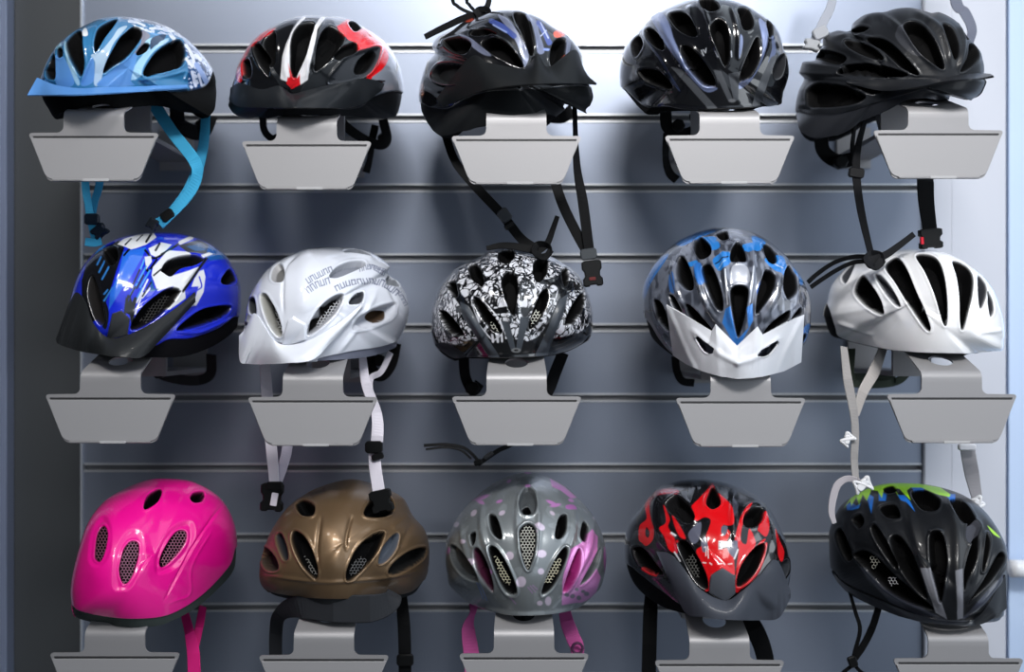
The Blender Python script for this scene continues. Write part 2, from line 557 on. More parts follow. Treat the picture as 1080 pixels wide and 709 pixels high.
        ok = sd_poly(mids, poly) < 0.4
        for (a, b), k in zip(segs, ok):
            if not k: continue
            A, B = s.hit(*a), s.hit(*b)
            if A is None or B is None: continue
            o = np.array([0, dd * 1e-3, -0.0005]); A = A + o; B = B + o
            t = B - A; L = np.linalg.norm(t)
            if L > 0.008: continue
            t /= L; sd = np.cross(t, [0, -1, 0]); sd /= np.linalg.norm(sd); up = np.cross(sd, t)
            w = 0.00034; b0 = len(V)
            for Q in (A, B):
                for x, y in ((-1, -1), (1, -1), (1, 1), (-1, 1)): V.append(Q + sd * w * x + up * w * 0.6 * y)
            for k2 in range(4): F.append((b0 + k2, b0 + (k2 + 1) % 4, b0 + 4 + (k2 + 1) % 4, b0 + 4 + k2))
        if not F: return
        me = mesh_np('vent_net', np.array(V) - s.inv, [np.array(F)], smooth=False)
        link('vent_net', me, plastic(c, 0.5), s.root)

    def visor(s, o):
        U, L = pts(o['U'], s.Z), pts(o['L'], s.Z)
        k = len(U); assert k == len(L), (s.h['label'], k, len(L))
        pu = np.where(np.isnan(U[:, 2]), 2.5, U[:, 2]) if U.shape[1] > 2 else np.full(k, 2.5)
        pl = np.where(np.isnan(L[:, 2]), 3.0, L[:, 2]) if L.shape[1] > 2 else np.full(k, 25.0)
        n = 10; M = o.get('rows', 26)
        tt = np.linspace(0, k - 1, (k - 1) * n + 1); kk = np.arange(k)
        if o.get('smooth', True):
            Us = sub(np.c_[U[:, :2], pu], n); Ls = sub(np.c_[L[:, :2], pl], n)
        else:
            Us = np.stack([np.interp(tt, kk, q) for q in (U[:, 0], U[:, 1], pu)], 1); Ls = np.stack([np.interp(tt, kk, q) for q in (L[:, 0], L[:, 1], pl)], 1)
        nu = len(Us)
        yu = np.array([s.depth(a, b) for a, b, _ in Us]) - Us[:, 2] * 1e-3
        yl = np.array([s.depth(a, b) for a, b, _ in Ls]) - Ls[:, 2] * 1e-3
        ker = np.ones(7) / 7
        def sm(q): return np.convolve(np.concatenate([np.full(3, q[0]), q, np.full(3, q[-1])]), ker, 'valid')
        yu = sm(yu); yl = sm(yl)
        G = np.zeros((M, nu, 2)); Y = np.zeros((M, nu))
        for r in range(M):
            f = r / (M - 1)
            G[r] = Us[:, :2] * (1 - f) + Ls[:, :2] * f
            Y[r] = yu * (1 - f) + yl * f - o.get('bow', 3) * 1e-3 * math.sin(math.pi * f)
            if r < M - 1:
                for i in range(nu):
                    hh = s.hit(*G[r, i])
                    if hh is not None: Y[r, i] = min(Y[r, i], hh[1] - 0.002)
        for ridge, wd, ht in o.get('ridges', []):
            a = sub(pts(ridge, s.Z), 6)
            d = sd_line(G.reshape(-1, 2), a).reshape(M, nu)
            Y -= ht * 1e-3 * np.exp(-(d / (wd / s.Z[2])) ** 2)
        kill = np.zeros((M, nu), bool)
        flat = G.reshape(-1, 2)
        for hole in o.get('holes', []):
            a = sub(pts(hole, s.Z), 8, True)
            sd = sd_poly(flat, a)
            ins = sd < 0
            kill |= ins.reshape(M, nu)
            # pull the verts just inside onto the hole's edge
            for i in np.where(ins & (sd > -2.2))[0]:
                q = flat[i]; d2 = ((a - q) ** 2).sum(1); flat[i] = a[d2.argmin()]
                kill.ravel()[i] = False
        G = flat.reshape(M, nu, 2)
        Vf = unproj(G.reshape(-1, 2), Y.ravel()); th = o.get('th', 2.2) * 1e-3
        g3 = Vf.reshape(M, nu, 3)
        du = np.gradient(g3, axis=1); dv = np.gradient(g3, axis=0); nn = np.cross(du, dv); nn /= np.linalg.norm(nn, axis=-1, keepdims=True) + 1e-12
        if nn[..., 1].mean() > 0: nn = -nn
        Vb = Vf + np.where(np.arange(len(Vf))[:, None] >= 0, -nn.reshape(-1, 3) * th, 0)
        i = np.arange(M - 1)[:, None]; j = np.arange(nu - 1)[None]
        q = np.stack([i * nu + j, (i + 1) * nu + j, (i + 1) * nu + j + 1, i * nu + j + 1], -1).reshape(-1, 4)
        q = q[~kill.ravel()[q].any(1)]
        # boundary edges -> side walls
        from collections import Counter
        ec = Counter()
        for f in q:
            for a, b in zip(f, np.roll(f, -1)): ec[(min(a, b), max(a, b))] += 1
        n0 = len(Vf); side = []
        for f in q:
            for a, b in zip(f, np.roll(f, -1)):
                if ec[(min(a, b), max(a, b))] == 1: side.append((b, a, a + n0, b + n0))
        faces = [q, q[:, ::-1] + n0, np.array(side)]
        allv = np.concatenate([Vf, Vb]) - s.inv
        used = np.unique(np.concatenate([f.ravel() for f in faces])); mp = np.full(len(allv), -1); mp[used] = np.arange(len(used))
        me = mesh_np('visor', allv[used], [mp[f] for f in faces])
        me.set_sharp_from_angle(angle=math.radians(50))
        cc = np.tile(lin(o['col']), (len(allv), 1)); ff = np.tile(np.array(o.get('fin', (0.5, 0, 0)), float), (len(allv), 1))
        pp = np.concatenate([G.reshape(-1, 2)] * 2)
        for op in o.get('paint', []):
            a = sub(pts(op[1], s.Z), 6, True)
            al = np.clip(0.5 - sd_poly(pp, a) / 0.9, 0, 1)[:, None]; al[n0:] = 0
            cc = cc * (1 - al) + lin(op[2]) * al
        finish_cols(me, cc[used], ff[used])
        link('visor', me, M_SURF, s.root)

    # ---- straps and buckles (pixel path + depth, local to the helmet)
    def strap(s, path, y, w, c, twist=None, name='strap', parent=None, th=0.0016, own=None):
        return strap(path, y, w, c, twist, name, s.root, th, s.inv)

def ypath(a, y):
    a = sub(a, 8)
    n = len(a)
    if np.isscalar(y): yy = np.full(n, y)
    else:
        y = np.asarray(y); k = np.linspace(0, len(y) - 1, n); yy = np.interp(k, np.arange(len(y)), y)
    return unproj(a[:, :2], yy)

def strap(path, y, w, c, twist=None, name='strap', parent=None, th=0.0016, inv=None):
    """path in photo pixels, w in pixels (about 1.1 mm each)"""
    pp = ypath(pts(path), y)
    if inv is None: inv = pp[0]
    ws = np.asarray(w, float) * 1.15e-3
    if ws.ndim: ws = np.interp(np.linspace(0, 1, len(pp)), np.linspace(0, 1, len(ws)), ws)
    me = ribbon_mesh(name, pp - inv, ws, th, twist)
    o = link(name, me, webbing(c), parent)
    if parent is None: o.location = inv
    o['_inv'] = list(inv)
    return o

def child_mesh(name, me, mat, st, label=None):
    """mesh given in world coordinates, hung under strap / helmet st"""
    inv = np.array(st['_inv']); n = len(me.vertices)
    a = np.empty(n * 3, np.float32); me.vertices.foreach_get('co', a)
    me.vertices.foreach_set('co', (a.reshape(-1, 3) - inv).astype(np.float32).ravel())
    me.update()
    return link(name, me, mat, st, label)

def slider(st, px, py, y, w, hh, ang=0, c=None):
    """flat strap slider: frame with two cross bars"""
    fr = frame_at(px, py, y - 0.004, ang)
    W, H = w * 1.15e-3, hh * 1.15e-3
    o = round_rect(W, H, min(W, H) * 0.22)
    o[:, 0] *= 1 + 0.10 * np.cos(o[:, 1] / H * 2 * math.pi)
    me = prism_mesh('slider', o, 0.006, fr, 0.0012)
    return child_mesh('slider', me, plastic(c, 0.4) if c else M_BLACK, st)

def buckle(st, px, py, y, w, hh, ang=0, c=None, tongue=None):
    """side release buckle: waisted body with two squeeze notches, a web slot and a tongue"""
    W, H = w * 1.15e-3, hh * 1.15e-3
    a = np.array([(-0.5, 0.5), (-0.36, 0.56), (0.36, 0.56), (0.5, 0.5), (0.5, 0.22), (0.40, 0.10), (0.38, -0.08), (0.50, -0.20), (0.5, -0.44), (0.42, -0.5), (0.2, -0.5), (0.16, -0.44), (-0.16, -0.44), (-0.2, -0.5), (-0.42, -0.5), (-0.5, -0.44), (-0.5, -0.20), (-0.38, -0.08), (-0.40, 0.10), (-0.5, 0.22)]) * [W, H]
    me = prism_mesh('buckle', a, 0.009, frame_at(px, py, y - 0.005, ang), 0.0014)
    b = child_mesh('buckle', me, plastic(c, 0.4) if c else M_BLACK, st)
    return b

def cradle(h, path, y, w, c=(22, 23, 25), dial=None):
    """rear head-band of the fit system; dial = (px, py, y, r px)"""
    o = strap(path, y, w, c, name='fit_band', parent=h.root, th=0.003, inv=h.inv)
    if dial:
        px, py, yy, r = dial
        a = np.linspace(0, 2 * np.pi, 28, endpoint=False); rr = r * 1.15e-3 * (1 + 0.05 * np.cos(a * 7))
        me = prism_mesh('dial', np.stack([rr * np.cos(a), rr * np.sin(a)], 1), 0.012, frame_at(px, py, yy), 0.002)
        child_mesh('dial', me, M_BLACK, o)
    return o
# ---------------------------------------------------------------- the fifteen helmets (traced in local frames Z = origin x, y, scale)
GLOSS = (0.17, 1.0, 0.0); MATTE = (0.48, 0.12, 0.0); SATIN = (0.4, 0.2, 0.0)
MET = (0.36, 0.8, 0.3)
BLK = (9, 9, 10)
rnd = random.Random(5)
HS = []
def cells(s, p, v):
    """broken white and blue cells on the rear quarter of the sky blue shell"""
    a = sub(pts("575 98, 600 92, 700 112, 800 150, 870 195, 960 268, 1008 350, 1018 440, 905 468, 888 330, 862 212, 790 184, 700 172, 610 140", s.Z), 6, True)
    q = (v - v.mean(0)) * 1000 / 10.0 * np.array([1, 1, 1.3]); q = q + 0.4 * vnoise(q * 1.5, 3)[:, None]
    d1, d2 = worley(q, 17)
    return (np.where(d2 - d1 > 0.16, 1.0, 0.0) * np.clip(0.5 - sd_poly(p, a), 0, 1) * (vnoise(q * 0.9, 12) > 0.40), (196, 208, 232))
def H(**k): HS.append(k)

# --- top row -------------------------------------------------------------
H(key='h11', label='sky blue helmet with pale streaks and blue visor at the top left, facing left', Z=(20, 0, 4.991), rot=(-38, 16, 0), rb=14, base=(52, 118, 166), fin=GLOSS,
  outline="118 520, 150 580, 185 628, 235 632, 320 608, 500 582, 700 560, 850 595, 970 612, 1010 605, 1038 560, 1046 470, 1036 390, 1000 325, 940 255, 860 185, 780 138, 700 108, 600 90, 500 84, 420 98, 330 140, 250 190, 200 235, 165 290, 130 360, 105 440",
  liner="60 520, 120 506, 300 497, 480 491, 700 484, 880 472, 985 450, 1018 390, 1040 330, 1120 420, 1100 700, 600 720, 80 720",
  vents=[("150 345, 168 300, 188 288, 192 350, 190 415, 150 414, 138 380",), ("248 218, 295 168, 330 168, 336 250, 346 330, 340 372, 325 404, 298 370, 265 310, 246 258",),
         ("440 130, 500 102, 518 106, 490 150, 452 200, 415 262, 400 272, 394 222, 410 160",), ("560 172, 600 140, 640 150, 648 190, 612 250, 560 310, 500 350, 445 386, 458 330, 500 250, 530 200",),
         ("655 382, 680 330, 720 275, 780 230, 838 206, 868 230, 878 290, 860 345, 800 370, 720 392, 665 400",), ("200 258, 225 252, 230 295, 205 302", dict(d=6, wall=1.2)), ("618 278, 660 228, 688 234, 672 270, 630 292", dict(d=6, wall=1.2))],
  paint=[('poly', "380 290, 430 270, 490 200, 525 150, 570 140, 500 225, 460 320, 425 440, 395 440, 400 330", (165, 190, 212)), ('poly', "640 180, 655 160, 690 190, 650 240, 610 290, 590 300, 640 230", (120, 120, 135)),
         ('poly', "238 230, 246 220, 262 310, 300 380, 320 440, 300 440, 255 330", (150, 190, 215)), ('poly', "560 420, 600 360, 650 290, 720 225, 790 200, 760 230, 700 280, 655 350, 640 400, 600 420", (150, 195, 225)),
         ('poly', "340 152, 355 150, 362 185, 334 188", (235, 240, 245)), ('poly', "668 215, 700 198, 720 215, 690 235, 664 232", (160, 205, 230)), ('poly', "190 235, 218 225, 224 250, 195 256", (150, 205, 230)),
         ('line', "640 100, 720 120, 800 150, 860 185", (14, 40, 70), 26), ('line', "545 95, 600 98, 640 108", (14, 40, 70), 10), ('line', "580 112, 620 118, 660 135", (225, 232, 242), 13), ('line', "610 140, 700 170", (225, 232, 242), 9), ('line', "690 150, 740 150, 800 168", (225, 232, 242), 12), ('line', "700 175, 750 190", (90, 150, 205), 10), ('line', "775 140, 812 162", (225, 232, 242), 16), ('line', "800 185, 815 205", (225, 232, 242), 20),
         ('poly', "700 200, 770 180, 760 215, 720 240, 690 260", (16, 50, 85)), ('poly', "720 250, 750 215, 790 210, 760 235", (170, 205, 230)),
         ('poly', "870 215, 960 270, 1010 350, 1020 440, 900 470, 890 330", (22, 70, 125)), ('fn', cells), ('line', "880 240, 912 290, 922 340", (228, 234, 245), 17), ('line', "930 290, 955 312", (228, 234, 245), 18), ('line', "880 310, 912 350", (228, 234, 245), 16), ('line', "935 340, 965 390, 992 440", (150, 175, 228), 26), ('line', "912 380, 930 452", (205, 215, 238), 16), ('line', "945 390, 962 450", (205, 215, 240), 12), ('line', "960 330, 985 380", (20, 45, 85), 8),
         ('poly', "150 355, 130 400, 180 428, 200 432, 200 445, 110 430", (24, 90, 140)),
         ('poly', "195 300, 235 300, 290 440, 200 450", (84, 136, 198), MATTE), ('poly', "375 310, 395 330, 390 430, 325 445", (84, 136, 198), MATTE), ('poly', "440 410, 540 330, 600 285, 622 295, 590 420, 600 450, 420 455", (84, 136, 198), MATTE)],
  relief=[('crease', "600 420, 740 410, 900 370", 8, 1.6), ('crease', "385 300, 330 440", 7, 1.5), ('crease', "890 370, 870 430", 8, 1)],
  visor=dict(col=(84, 136, 198), fin=(0.42, 0.1, 0), U="95 408 6, 190 446, 320 464, 440 458, 570 456, 700 452, 885 446", L="44 500 34, 180 500 38, 330 495 34, 470 489 24, 590 485 14, 730 479 7, 890 468 2", th=1.6, bow=2))

H(key='h12', label='black helmet with red side flashes and a white V above its black visor, top row', Z=(225, 0, 4.991), rot=(-10, 18, 0), rb=16, base=(15, 16, 19), fin=GLOSS,
  outline="75 560, 78 520, 92 470, 105 420, 125 350, 160 280, 200 220, 260 165, 330 125, 400 95, 480 80, 600 82, 700 95, 790 140, 870 190, 930 250, 970 320, 995 400, 1000 500, 975 600, 925 630, 850 632, 700 616, 500 610, 350 616, 240 626, 165 632, 105 605",
  liner="40 510, 150 560, 500 572, 760 570, 845 508, 1000 492, 1050 700, 40 720", linercol=(20, 22, 25), linerfin=(0.5, 0.1, 0),
  paint=[('poly', "125 425, 120 360, 150 290, 190 225, 240 180, 325 148, 300 178, 242 215, 190 262, 165 330, 150 425", (208, 18, 26)), ('poly', "648 135, 705 92, 722 130, 748 168, 800 148, 860 190, 918 240, 922 310, 890 365, 832 416, 802 405, 850 340, 872 280, 840 252, 762 278, 755 230, 720 215, 690 190", (215, 18, 26)),
         ('poly', "918 238, 960 300, 992 400, 998 490, 842 505, 880 445, 905 425, 832 414, 890 365, 922 310", (128, 134, 146)), ('poly', "622 92, 690 82, 705 96, 650 138, 632 110", (120, 124, 134)),
         ('spoly', "350 450, 228 246, 250 236, 330 380, 400 470", (24, 27, 31), MATTE), ('spoly', "450 500, 500 400, 640 320, 668 330, 600 440, 560 480", (24, 27, 31), MATTE), ('spoly', "353 415, 364 300, 385 230, 420 155, 470 85, 492 86, 432 160, 405 240, 402 330, 405 400, 392 432", (222, 222, 226)), ('spoly', "438 415, 470 320, 500 240, 520 160, 562 92, 598 84, 545 160, 527 250, 507 340, 497 420, 460 445", (222, 222, 226)),
         ('spoly', "395 335, 416 405, 440 412, 455 390, 458 445, 412 468, 384 440, 392 405, 405 410", (205, 20, 30)), ('poly', "600 440, 660 350, 720 285, 860 250, 870 300, 830 380, 760 420, 680 440", (58, 62, 68), MATTE), ('fn', lambda s, p, v: (np.where(sd_poly(p, pts("600 440, 660 350, 720 285, 760 290, 740 400, 680 440", s.Z)) < 0, (hash3((p[:, 0] * 0.9).astype(int), (p[:, 1] * 0.9).astype(int), (p[:, 0] * 0).astype(int), 4) > 0.6) * 0.8, 0), (105, 110, 120)))],
  vents=[("430 160, 480 122, 532 128, 515 200, 490 290, 455 370, 425 412, 408 370, 402 290, 410 210",), ("560 190, 600 140, 640 150, 690 190, 660 260, 600 330, 535 375, 535 290",), ("265 215, 325 168, 332 250, 328 330, 305 352, 272 290",), ("152 330, 185 308, 202 360, 196 405, 160 402",), ("205 250, 250 232, 300 350, 290 400, 240 340",),
         ("606 432, 660 350, 720 290, 860 254, 866 300, 830 375, 760 418, 680 436", dict(d=4, c=(50, 53, 58), ring=1.5)), ("750 360, 780 300, 830 262, 864 275, 850 330, 810 382, 760 390", dict(d=16)), ("710 120, 740 112, 775 150, 740 165", dict(d=9)), ("635 290, 680 248, 750 223, 758 270, 700 300, 650 317", dict(d=8))],
  relief=[('crease', "380 430, 385 280, 470 90", 14, 2), ('crease', "480 430, 520 250, 590 85", 14, 2), ('crease', "640 140, 560 250, 520 380", 12, 2), ('crease', "230 250, 330 420", 14, 2.5), ('crease', "780 200, 900 260", 30, 2)],
  visor=dict(col=(24, 27, 31), fin=(0.5, 0.1, 0), smooth=True, U="90 462 4, 140 438, 250 470, 345 452, 412 492, 480 478, 600 448, 700 430, 800 412 3, 902 440 2", L="84 528 5, 130 560 12, 240 566 20, 330 566 26, 410 566 28, 490 567 28, 590 568 26, 690 568 20, 790 545 10, 885 478 3", ridges=[("345 440, 400 520, 420 560", 16, 2), ("700 435, 470 510, 440 560", 16, 2)], bow=2))

H(key='h13', label='black helmet with silver stripes and orange flecks, wide black visor pointing right, top row centre', Z=(430, 0, 4.991), rot=(24, 12, 0), rb=14, base=(14, 15, 18), fin=GLOSS,
  outline="72 600, 58 520, 60 470, 75 400, 100 330, 135 280, 130 240, 160 190, 230 150, 300 110, 400 70, 500 48, 600 55, 690 85, 760 130, 830 170, 880 220, 915 280, 925 340, 945 400, 972 470, 972 530, 930 592, 850 575, 740 650, 600 660, 420 665, 300 695, 195 718, 130 690",
  liner="20 540, 120 565, 210 570, 300 520, 420 480, 700 470, 980 470, 1000 760, 40 760", linercol=(27, 29, 31), linerfin=(0.6, 0.05, 0),
  paint=[('poly', "270 180, 330 200, 380 240, 440 292, 400 287, 350 255, 310 218", (104, 110, 132), MET), ('poly', "475 75, 530 108, 575 170, 612 240, 637 300, 615 355, 600 300, 575 230, 535 160, 490 105", (112, 119, 142), MET), ('poly', "622 80, 672 100, 692 170, 714 240, 718 278, 685 278, 668 200, 652 140", (112, 119, 146), MET), ('poly', "835 190, 858 220, 852 270, 832 305", (104, 110, 132), MET),
         ('line', "440 110, 500 140, 560 190", (55, 70, 130), 26), ('line', "450 130, 520 170", (120, 135, 180), 8), ('line', "690 120, 720 170, 745 225", (55, 72, 140), 28), ('line', "700 120, 740 200", (170, 178, 205), 6), ('line', "700 190, 730 160", (170, 178, 205), 5), ('line', "720 260, 740 262", (120, 140, 200), 12),
         ('poly', "298 102, 330 90, 348 105, 312 117", (214, 78, 48)), ('poly', "768 170, 800 158, 828 185, 800 197, 775 197", (214, 88, 58)), ('poly', "812 305, 826 288, 824 316, 814 320", (214, 88, 58)),
         ('dots', [(72, 475, 15, 36, 0)], (178, 112, 84)), ('dots', [(72, 475, 9, 27, 0)], (205, 180, 160)), ('line', "68 458, 68 492", (150, 70, 50), 4), ('line', "68 460, 78 466, 69 475, 79 484, 68 491", (150, 70, 50), 4),
         ('dots', [(187, 652, 17, 26, 10)], (165, 180, 215))],
  vents=[("385 230, 430 200, 500 212, 560 270, 612 350, 560 345, 480 305, 420 268",), ("748 322, 758 240, 790 203, 832 213, 834 260, 815 312, 770 358",), ("555 75, 620 80, 648 170, 662 270, 642 290, 606 200", dict(d=12)), ("128 400, 160 345, 230 332, 310 350, 368 390, 330 412, 250 442, 170 437", dict(d=8, c=(28, 30, 32), ring=2)), ("205 432, 235 414, 270 428, 240 442", dict(d=6, c=(120, 122, 126))), ("190 215, 280 195, 335 232, 300 285, 220 265",), ("330 180, 400 150, 470 180, 380 190", dict(d=8))],  # light grey floor of the inner hole paints in light seen through it
  relief=[('crease', "260 170, 400 170, 540 250, 610 350", 10, 2), ('crease', "480 80, 590 180, 630 310", 14, 2), ('crease', "640 90, 690 270", 14, 2), ('crease', "140 250, 260 240", 20, 2), ('crease', "60 440, 200 540, 330 520", 14, 1.5)],
  visor=dict(col=(21, 23, 25), fin=(0.48, 0.05, 0), U="150 520 3, 330 300, 430 330, 612 358, 680 282, 742 352, 880 262, 925 380 4", L="190 562 3, 320 505 10, 440 465 22, 600 446 30, 700 441 34, 800 438 36, 910 440 36, 996 440 30", ridges=[("680 285, 690 440", 40, 3), ("860 290, 940 420", 30, 2)]))

H(key='h14', label='glossy black helmet with blue-silver ribs on the fourth top bracket', Z=(640, 0, 4.991), rot=(14, 20, 0), rb=18, base=(13, 14, 18), fin=(0.15, 1, 0),
  outline="70 450, 65 370, 80 290, 110 220, 170 150, 240 80, 320 35, 420 -4, 520 -22, 640 -6, 720 20, 790 60, 860 110, 905 170, 930 250, 955 320, 958 400, 935 480, 915 555, 800 570, 560 582, 400 588, 230 597, 180 582, 100 495",
  liner="40 470, 90 470, 200 560, 320 560, 420 575, 560 572, 800 562, 900 552, 960 470, 980 640, 60 640",
  paint=[('poly', "232 82, 292 68, 330 130, 352 200, 392 290, 442 380, 500 440, 562 455, 580 470, 520 482, 440 405, 370 312, 310 232, 268 160", (108, 120, 156), MET), ('poly', "800 100, 836 130, 840 220, 822 300, 792 372, 742 442, 698 468, 690 442, 760 402, 800 320, 815 220", (116, 128, 166), MET), ('poly', "700 190, 716 200, 712 260, 694 305", (112, 124, 160), MET), ('poly', "165 160, 200 200, 292 310, 385 475, 350 442, 280 320", (48, 58, 86), MET), ('poly', "860 180, 880 200, 890 280, 850 330, 870 250", (84, 95, 128), MET),
         ('spoly', "338 352, 395 366, 582 568, 532 570", (72, 75, 80), MATTE), ('spoly', "865 300, 897 286, 832 480, 800 557, 762 562, 800 440", (72, 75, 80), MATTE), ('spoly', "562 368, 602 374, 662 522, 640 532", (72, 75, 80), MATTE), ('spoly', "640 388, 697 378, 692 527, 668 532", (66, 69, 74), MATTE), ('dots', [(660, 530, 18, 9, 0)], (110, 112, 116)),
         ('line', "498 265, 510 292", (190, 195, 205), 4), ('line', "508 262, 520 278, 522 255", (190, 195, 205), 4), ('line', "655 270, 657 300", (190, 195, 205), 5), ('line', "570 270, 585 300", (190, 195, 205), 4), ('line', "505 448, 570 458", (120, 120, 140), 5)],
  vents=[("543 150, 570 104, 612 108, 642 160, 647 250, 642 320, 620 348, 588 280, 558 210",), ("392 242, 440 248, 502 310, 560 400, 572 452, 510 452, 458 400, 408 320",), ("782 203, 800 208, 800 280, 782 350, 740 412, 698 432, 708 370, 745 280",), ("328 75, 400 63, 452 110, 477 182, 440 192, 380 162, 343 120",), ("690 45, 742 48, 772 110, 762 152, 720 157, 700 100",), ("488 2, 560 0, 592 40, 560 62, 508 50",), ("203 160, 240 150, 292 210, 302 262, 260 252, 218 212",), ("168 370, 260 368, 330 430, 342 472, 260 452, 195 420", dict(d=12)), ("840 110, 872 130, 872 190, 848 190",), ("878 362, 910 300, 937 288, 942 340, 920 402, 883 417", dict(c=(30, 31, 34), d=9)), ("130 230, 170 190, 190 240, 150 300", dict(d=9))],
  relief=[('crease', "260 80, 350 240, 450 410", 18, 3), ('crease', "820 110, 825 250, 720 450", 16, 3), ('crease', "490 -10, 540 130, 600 350", 12, 2), ('crease', "650 20, 690 180, 690 330", 12, 2), ('crease', "180 160, 300 320, 380 470", 14, 2.5), ('crease', "430 20, 480 170", 20, 2), ('crease', "240 560, 560 575, 900 552", 10, 2)])

H(key='h15', label='matte black helmet tilted with its thin visor pointing right at the top right', Z=(832, 0, 4.991), rot=(50, 8, 0), rb=10, base=(27, 29, 33), fin=(0.4, 0.1, 0),
  outline="32 600, 35 540, 48 480, 72 420, 56 380, 76 330, 130 310, 170 250, 185 190, 250 160, 318 160, 340 120, 400 80, 480 70, 560 45, 640 40, 740 62, 800 65, 880 110, 940 190, 1000 260, 1025 330, 1030 400, 1038 440, 1010 500, 955 532, 880 525, 760 560, 600 600, 400 660, 300 720, 210 748, 110 745, 55 690",
  liner="20 600, 120 600, 250 600, 400 560, 600 500, 840 440, 1060 420, 1080 800, 20 800", linercol=(33, 35, 40), linerfin=(0.45, 0.1, 0),
  paint=[('poly', "605 125, 640 110, 600 130, 640 210, 700 290, 640 280, 560 190", (48, 50, 56), SATIN)],
  vents=[("602 140, 640 113, 700 130, 762 200, 802 290, 817 360, 780 352, 700 292, 638 212",), ("808 130, 860 148, 892 220, 892 290, 870 312, 833 232",), ("950 230, 990 250, 1002 300, 960 352, 903 377, 938 300",), ("412 215, 470 198, 540 230, 612 300, 684 392, 600 362, 498 272",), ("298 218, 380 228, 460 268, 498 312, 450 313, 368 283, 308 247", dict(d=5, ring=1.6)), ("257 372, 330 338, 480 343, 624 392, 560 407, 380 402, 278 392",), ("95 482, 150 440, 260 448, 330 468, 404 512, 330 552, 200 567, 110 562", dict(d=14)), ("328 433, 420 458, 484 480, 430 497", dict(d=5)), ("328 162, 380 138, 422 150, 370 177", dict(d=9)), ("900 110, 935 170, 945 210, 915 190", dict(d=9)), ("130 300, 180 260, 300 300, 260 340", dict(d=8))],
  relief=[('crease', "340 130, 500 90, 700 270, 800 390", 18, 3), ('crease', "200 200, 420 200, 660 390", 14, 2.5), ('crease', "640 50, 800 160, 860 370", 18, 3), ('crease', "880 120, 920 230, 890 380", 12, 3), ('crease', "70 400, 300 420, 480 440", 16, 3), ('crease', "40 540, 200 580, 420 540", 14, 2)],
  visor=dict(col=(24, 26, 30), fin=(0.42, 0.15, 0), U="300 425 3, 500 418 3, 690 415 3, 800 413 4, 900 394 6, 1000 385 10, 1060 388 14", L="310 440 3, 500 478 6, 690 455 12, 800 432 22, 900 418 36, 1000 412 50, 1078 398 60", ridges=[("630 290, 860 410", 10, 2)], bow=1))
